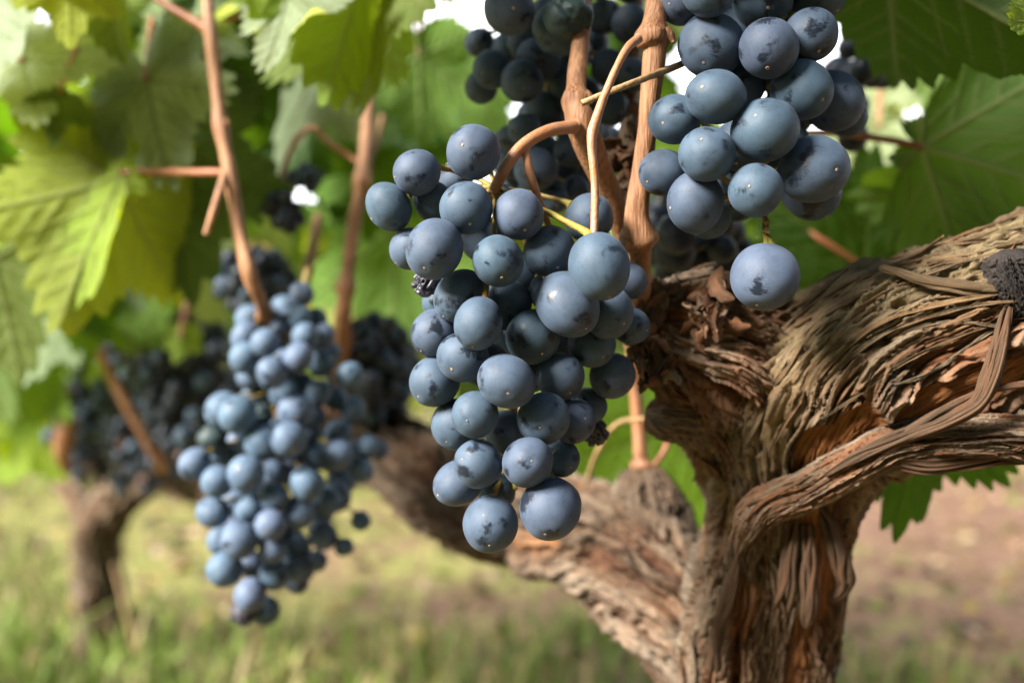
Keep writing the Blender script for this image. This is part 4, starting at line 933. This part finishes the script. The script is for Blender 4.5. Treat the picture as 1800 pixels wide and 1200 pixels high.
# left side
leaf('large pale grey green leaf filling the top left corner', -15, -85, 0.465, 290, 158, 'flat', (0.29, 0.35, 0.24), -22, -28, False)
leaf('pale leaf curling below the top left corner leaf', 40, 105, 0.50, 180, 95, 'flat', PALE, -30, -15, False)
leaf('narrow yellow lobe hanging between pale leaves at top left', 122, -40, 0.44, 115, 180, 'wedge', (0.26, 0.30, 0.012), 0, 20, True)
leaf('green folded leaf edge right of the yellow lobe', 188, -20, 0.47, 135, 172, 'fold', OLIVE, 0, 65, True)
leaf('pale leaf left of the left cane near the top', 350, 60, 0.52, 180, 255, 'wavy', (0.20, 0.26, 0.14), -22, -22, False)
leaf('grey green leaf in the middle of the left foliage', 255, 140, 0.50, 210, 155, 'flat', (0.16, 0.21, 0.12), -15, -22, False)
leaf('big lime green leaf with a long red stalk at the left edge', 213, 303, 0.49, 310, 252, 'wedge', (0.22, 0.31, 0.015), -20, -30, True, [(260, 302, 0.485), (330, 303, 0.47), (396, 303, 0.457)], 6)
leaf('hanging yellow green lobe below the big lime leaf', 200, 320, 0.50, 290, 200, 'fold', (0.19, 0.225, 0.010), 0, 30, True)
leaf('large dim green leaf behind the short twig left of the cane', 300, 250, 0.54, 270, 172, 'flat', (0.055, 0.09, 0.045), -5, -10, False)
leaf('dark olive leaf at the left edge below the lime leaf', -10, 460, 0.55, 210, 165, 'flat', OLIVE, 0, 0, True)
leaf('pale leaf low on the left edge', 110, 530, 0.75, 150, 200, 'flat', (0.26, 0.34, 0.20), -20, -25, False)
leaf('bright green leaf above the distant bunches', 235, 470, 0.75, 160, 150, 'flat', (0.13, 0.24, 0.012), -10, -20, True)
leaf('small pale leaf between the reddish distant canes', 340, 470, 0.90, 110, 180, 'wedge', (0.26, 0.34, 0.20), 0, -30, False)
leaf('small bright leaf on the dark distant bunch', 318, 590, 0.70, 50, 190, 'fold', LIME, 0, 0, True)
leaf('dark green leaf above the big lime leaf', 105, 165, 0.485, 85, 190, 'wedge', (0.07, 0.11, 0.012), 0, 0, False)

# leaves that hang between the sky and the shaded bunches
leaf('dim leaf over the distant bunches below the lime leaf', 55, 440, 0.66, 190, 165, 'cup', GREEN, 20, -20, False)
leaf('small green leaf just above the second distant bunch', 140, 520, 0.70, 130, 200, 'flat', (0.12, 0.22, 0.012), 20, -20, False)
leaf('pale green leaf at the far left edge beside the farthest bunch', -20, 590, 0.88, 150, 160, 'wavy', (0.20, 0.29, 0.10), -20, -20, False)
leaf('green leaf left of the farthest bunch', 60, 640, 0.90, 140, 190, 'flat', (0.15, 0.25, 0.03), -10, -20, False)
# the canopy behind, one object per leaf; kept away from the sky gaps
GAPS = [(780, 22, 62), (872, 195, 26), (782, 258, 26), (1500, 70, 75), (1480, 230, 60), (690, 165, 14), (495, 315, 3), (1560, 150, 30)]
def canopy():
    r = np.random.default_rng(44); k = 0
    cols = [GREEN, DARK, DARK, OLIVE, (0.08, 0.15, 0.02), (0.15, 0.21, 0.09), LIME, (0.045, 0.10, 0.014)]
    while k < 255:
        px = r.uniform(-150, 1950); py = r.uniform(-260, 560); d = r.uniform(0.72, 1.35)
        if k % 3 == 0: px = r.uniform(-150, 560); py = r.uniform(-200, 760)
        if px > 300 and py > 470: continue
        if px < 300 and py > 500: d = r.uniform(0.95, 1.5)
        s = r.uniform(0.045, 0.085); spx = s/d*FPX
        if any(math.hypot(px-gx, py-gy) < gr+spx*0.92 for gx, gy, gr in GAPS): continue
        o = link('vine_leaf', LO[r.integers(4)], None, P(px, py, d))
        M = orient(180+r.normal()*50, r.normal()*30-12*(px < 480), r.normal()*30-22*(px < 480), r.random() < 0.4)
        o.rotation_euler = M.to_euler(); o.scale = (s, s, s)
        if px < 480:
            cl = [GREEN, (0.08, 0.15, 0.02), (0.17, 0.23, 0.12), LIME, (0.21, 0.26, 0.16), (0.12, 0.19, 0.02), OLIVE]; c = cl[r.integers(len(cl))]
        else: c = cols[r.integers(len(cols))]
        c = np.array(c)*r.uniform(0.85, 1.25)*(1.25 if px < 480 else 1); o.color = (*c, 1)
        lab = ('blurred vine leaf in the canopy at the left side' if px < 620 else 'blurred vine leaf in the canopy behind the hanging bunches' if px < 1300 else 'blurred vine leaf in the canopy at the right side')
        tag(o, lab, 'leaf', 'blurred canopy leaves on the left' if px < 620 else 'blurred canopy leaves behind the bunches' if px < 1300 else 'blurred canopy leaves on the right')
        k += 1
canopy()


# unseen leaves added above the view, placed to shade some bunches and spare others
def roof():
    r = np.random.default_rng(77); S = np.array(SUN_DIR); k = 0
    shaded = [(950, 60, .37), (900, 120, .37), (1000, 180, .37), (950, 280, .38), (1080, 120, .36), (1420, 60, .31), (1465, 150, .31), (1420, 280, .31), (1650, 80, .34), (1700, 300, .43), (1600, 330, .43), (1215, 430, .41), (1230, 460, .41),
              (1510, 150, .46), (655, 640, .57), (690, 700, .57), (640, 600, .57), (340, 640, .74), (300, 720, .74), (380, 680, .74), (440, 490, .6), (480, 540, .6), (180, 720, .95), (220, 800, .95), (280, 640, .87), (430, 100, .53)]
    lit = [P(*a) for a in [(700, 330, .31), (830, 300, .30), (760, 440, .30), (870, 450, .30), (1050, 460, .285), (1000, 540, .29), (840, 570, .29), (760, 650, .30), (890, 670, .29), (830, 780, .30), (930, 810, .30), (870, 920, .30), (970, 900, .29),
           (430, 580, .46), (530, 620, .46), (400, 720, .46), (510, 730, .46), (380, 860, .46), (480, 920, .46), (400, 1000, .46), (540, 850, .46), (440, 1050, .46),
           (1170, 300, .31), (1190, 210, .30), (1240, 280, .30), (1330, 340, .29), (1340, 490, .29), (1250, 170, .29), (1220, 360, .30), (1200, 560, .32), (1300, 650, .33), (1450, 560, .32), (1500, 700, .32), (1650, 480, .32), (1700, 640, .31), (1560, 600, .32), (1480, 500, .33), (1750, 480, .32), (1600, 680, .32), (1720, 560, .31), (1380, 700, .33), (1260, 750, .36), (1500, 830, .32), (1640, 770, .31), (40, 50, .42), (130, 140, .45), (50, 400, .43), (120, 250, .43), (160, 500, .44), (300, 90, .52), (300, 200, .5), (230, 260, .5), (280, 400, .54), (520, 60, .42), (500, 200, .5), (700, 130, .62), (680, 450, .7), (330, 280, .45), (640, 300, .54), (1420, 850, .33), (1300, 950, .36), (1400, 1050, .36), (1100, 950, .44), (1000, 900, .46), (800, 880, .5), (1020, 230, .31), (1140, 250, .31), (100, 300, .43), (60, 60, .42), (600, 60, .43), (390, 250, .46), (430, 400, .46)]]
    tries = 0
    while k < 70 and tries < 6000:
        tries += 1
        T = P(*shaded[r.integers(len(shaded))]); t = r.uniform(0.06, 0.42); s = r.uniform(0.035, 0.06)
        c = T+S*t+r.normal(size=3)*0.012
        if c[1] > 0.03:
            qx = 900+c[0]/c[1]*FPX; qy = 600-(c[2]-CAM_Z)/c[1]*FPX; m = s*0.9/c[1]*FPX
            if -m < qx < 1800+m and -m < qy < 1200+m: continue
        elif np.linalg.norm(c-np.array([0, 0, CAM_Z])) < 0.12: continue
        bad = False
        for L in lit:
            w = c-L; a = w@S
            if a > 0 and np.linalg.norm(w-a*S) < s*0.8+0.016: bad = True; break
        if bad: continue
        o = link('vine_leaf', LO[r.integers(4)], None, c)
        q = SUN_DIR.to_track_quat('Z', 'Y').to_matrix().to_4x4()@Matrix.Rotation(r.random()*6.28, 4, 'Z')@Matrix.Rotation(R_(r.normal()*22), 4, 'X')
        o.rotation_euler = q.to_euler(); o.scale = (s, s, s); o.color = (*(np.array(GREEN)*r.uniform(0.7, 1.3)), 1)
        tag(o, 'unseen vine leaf added above the bunches for shade', 'leaf', 'unseen shade leaves added overhead'); k += 1
    print('roof leaves', k, tries)
roof()
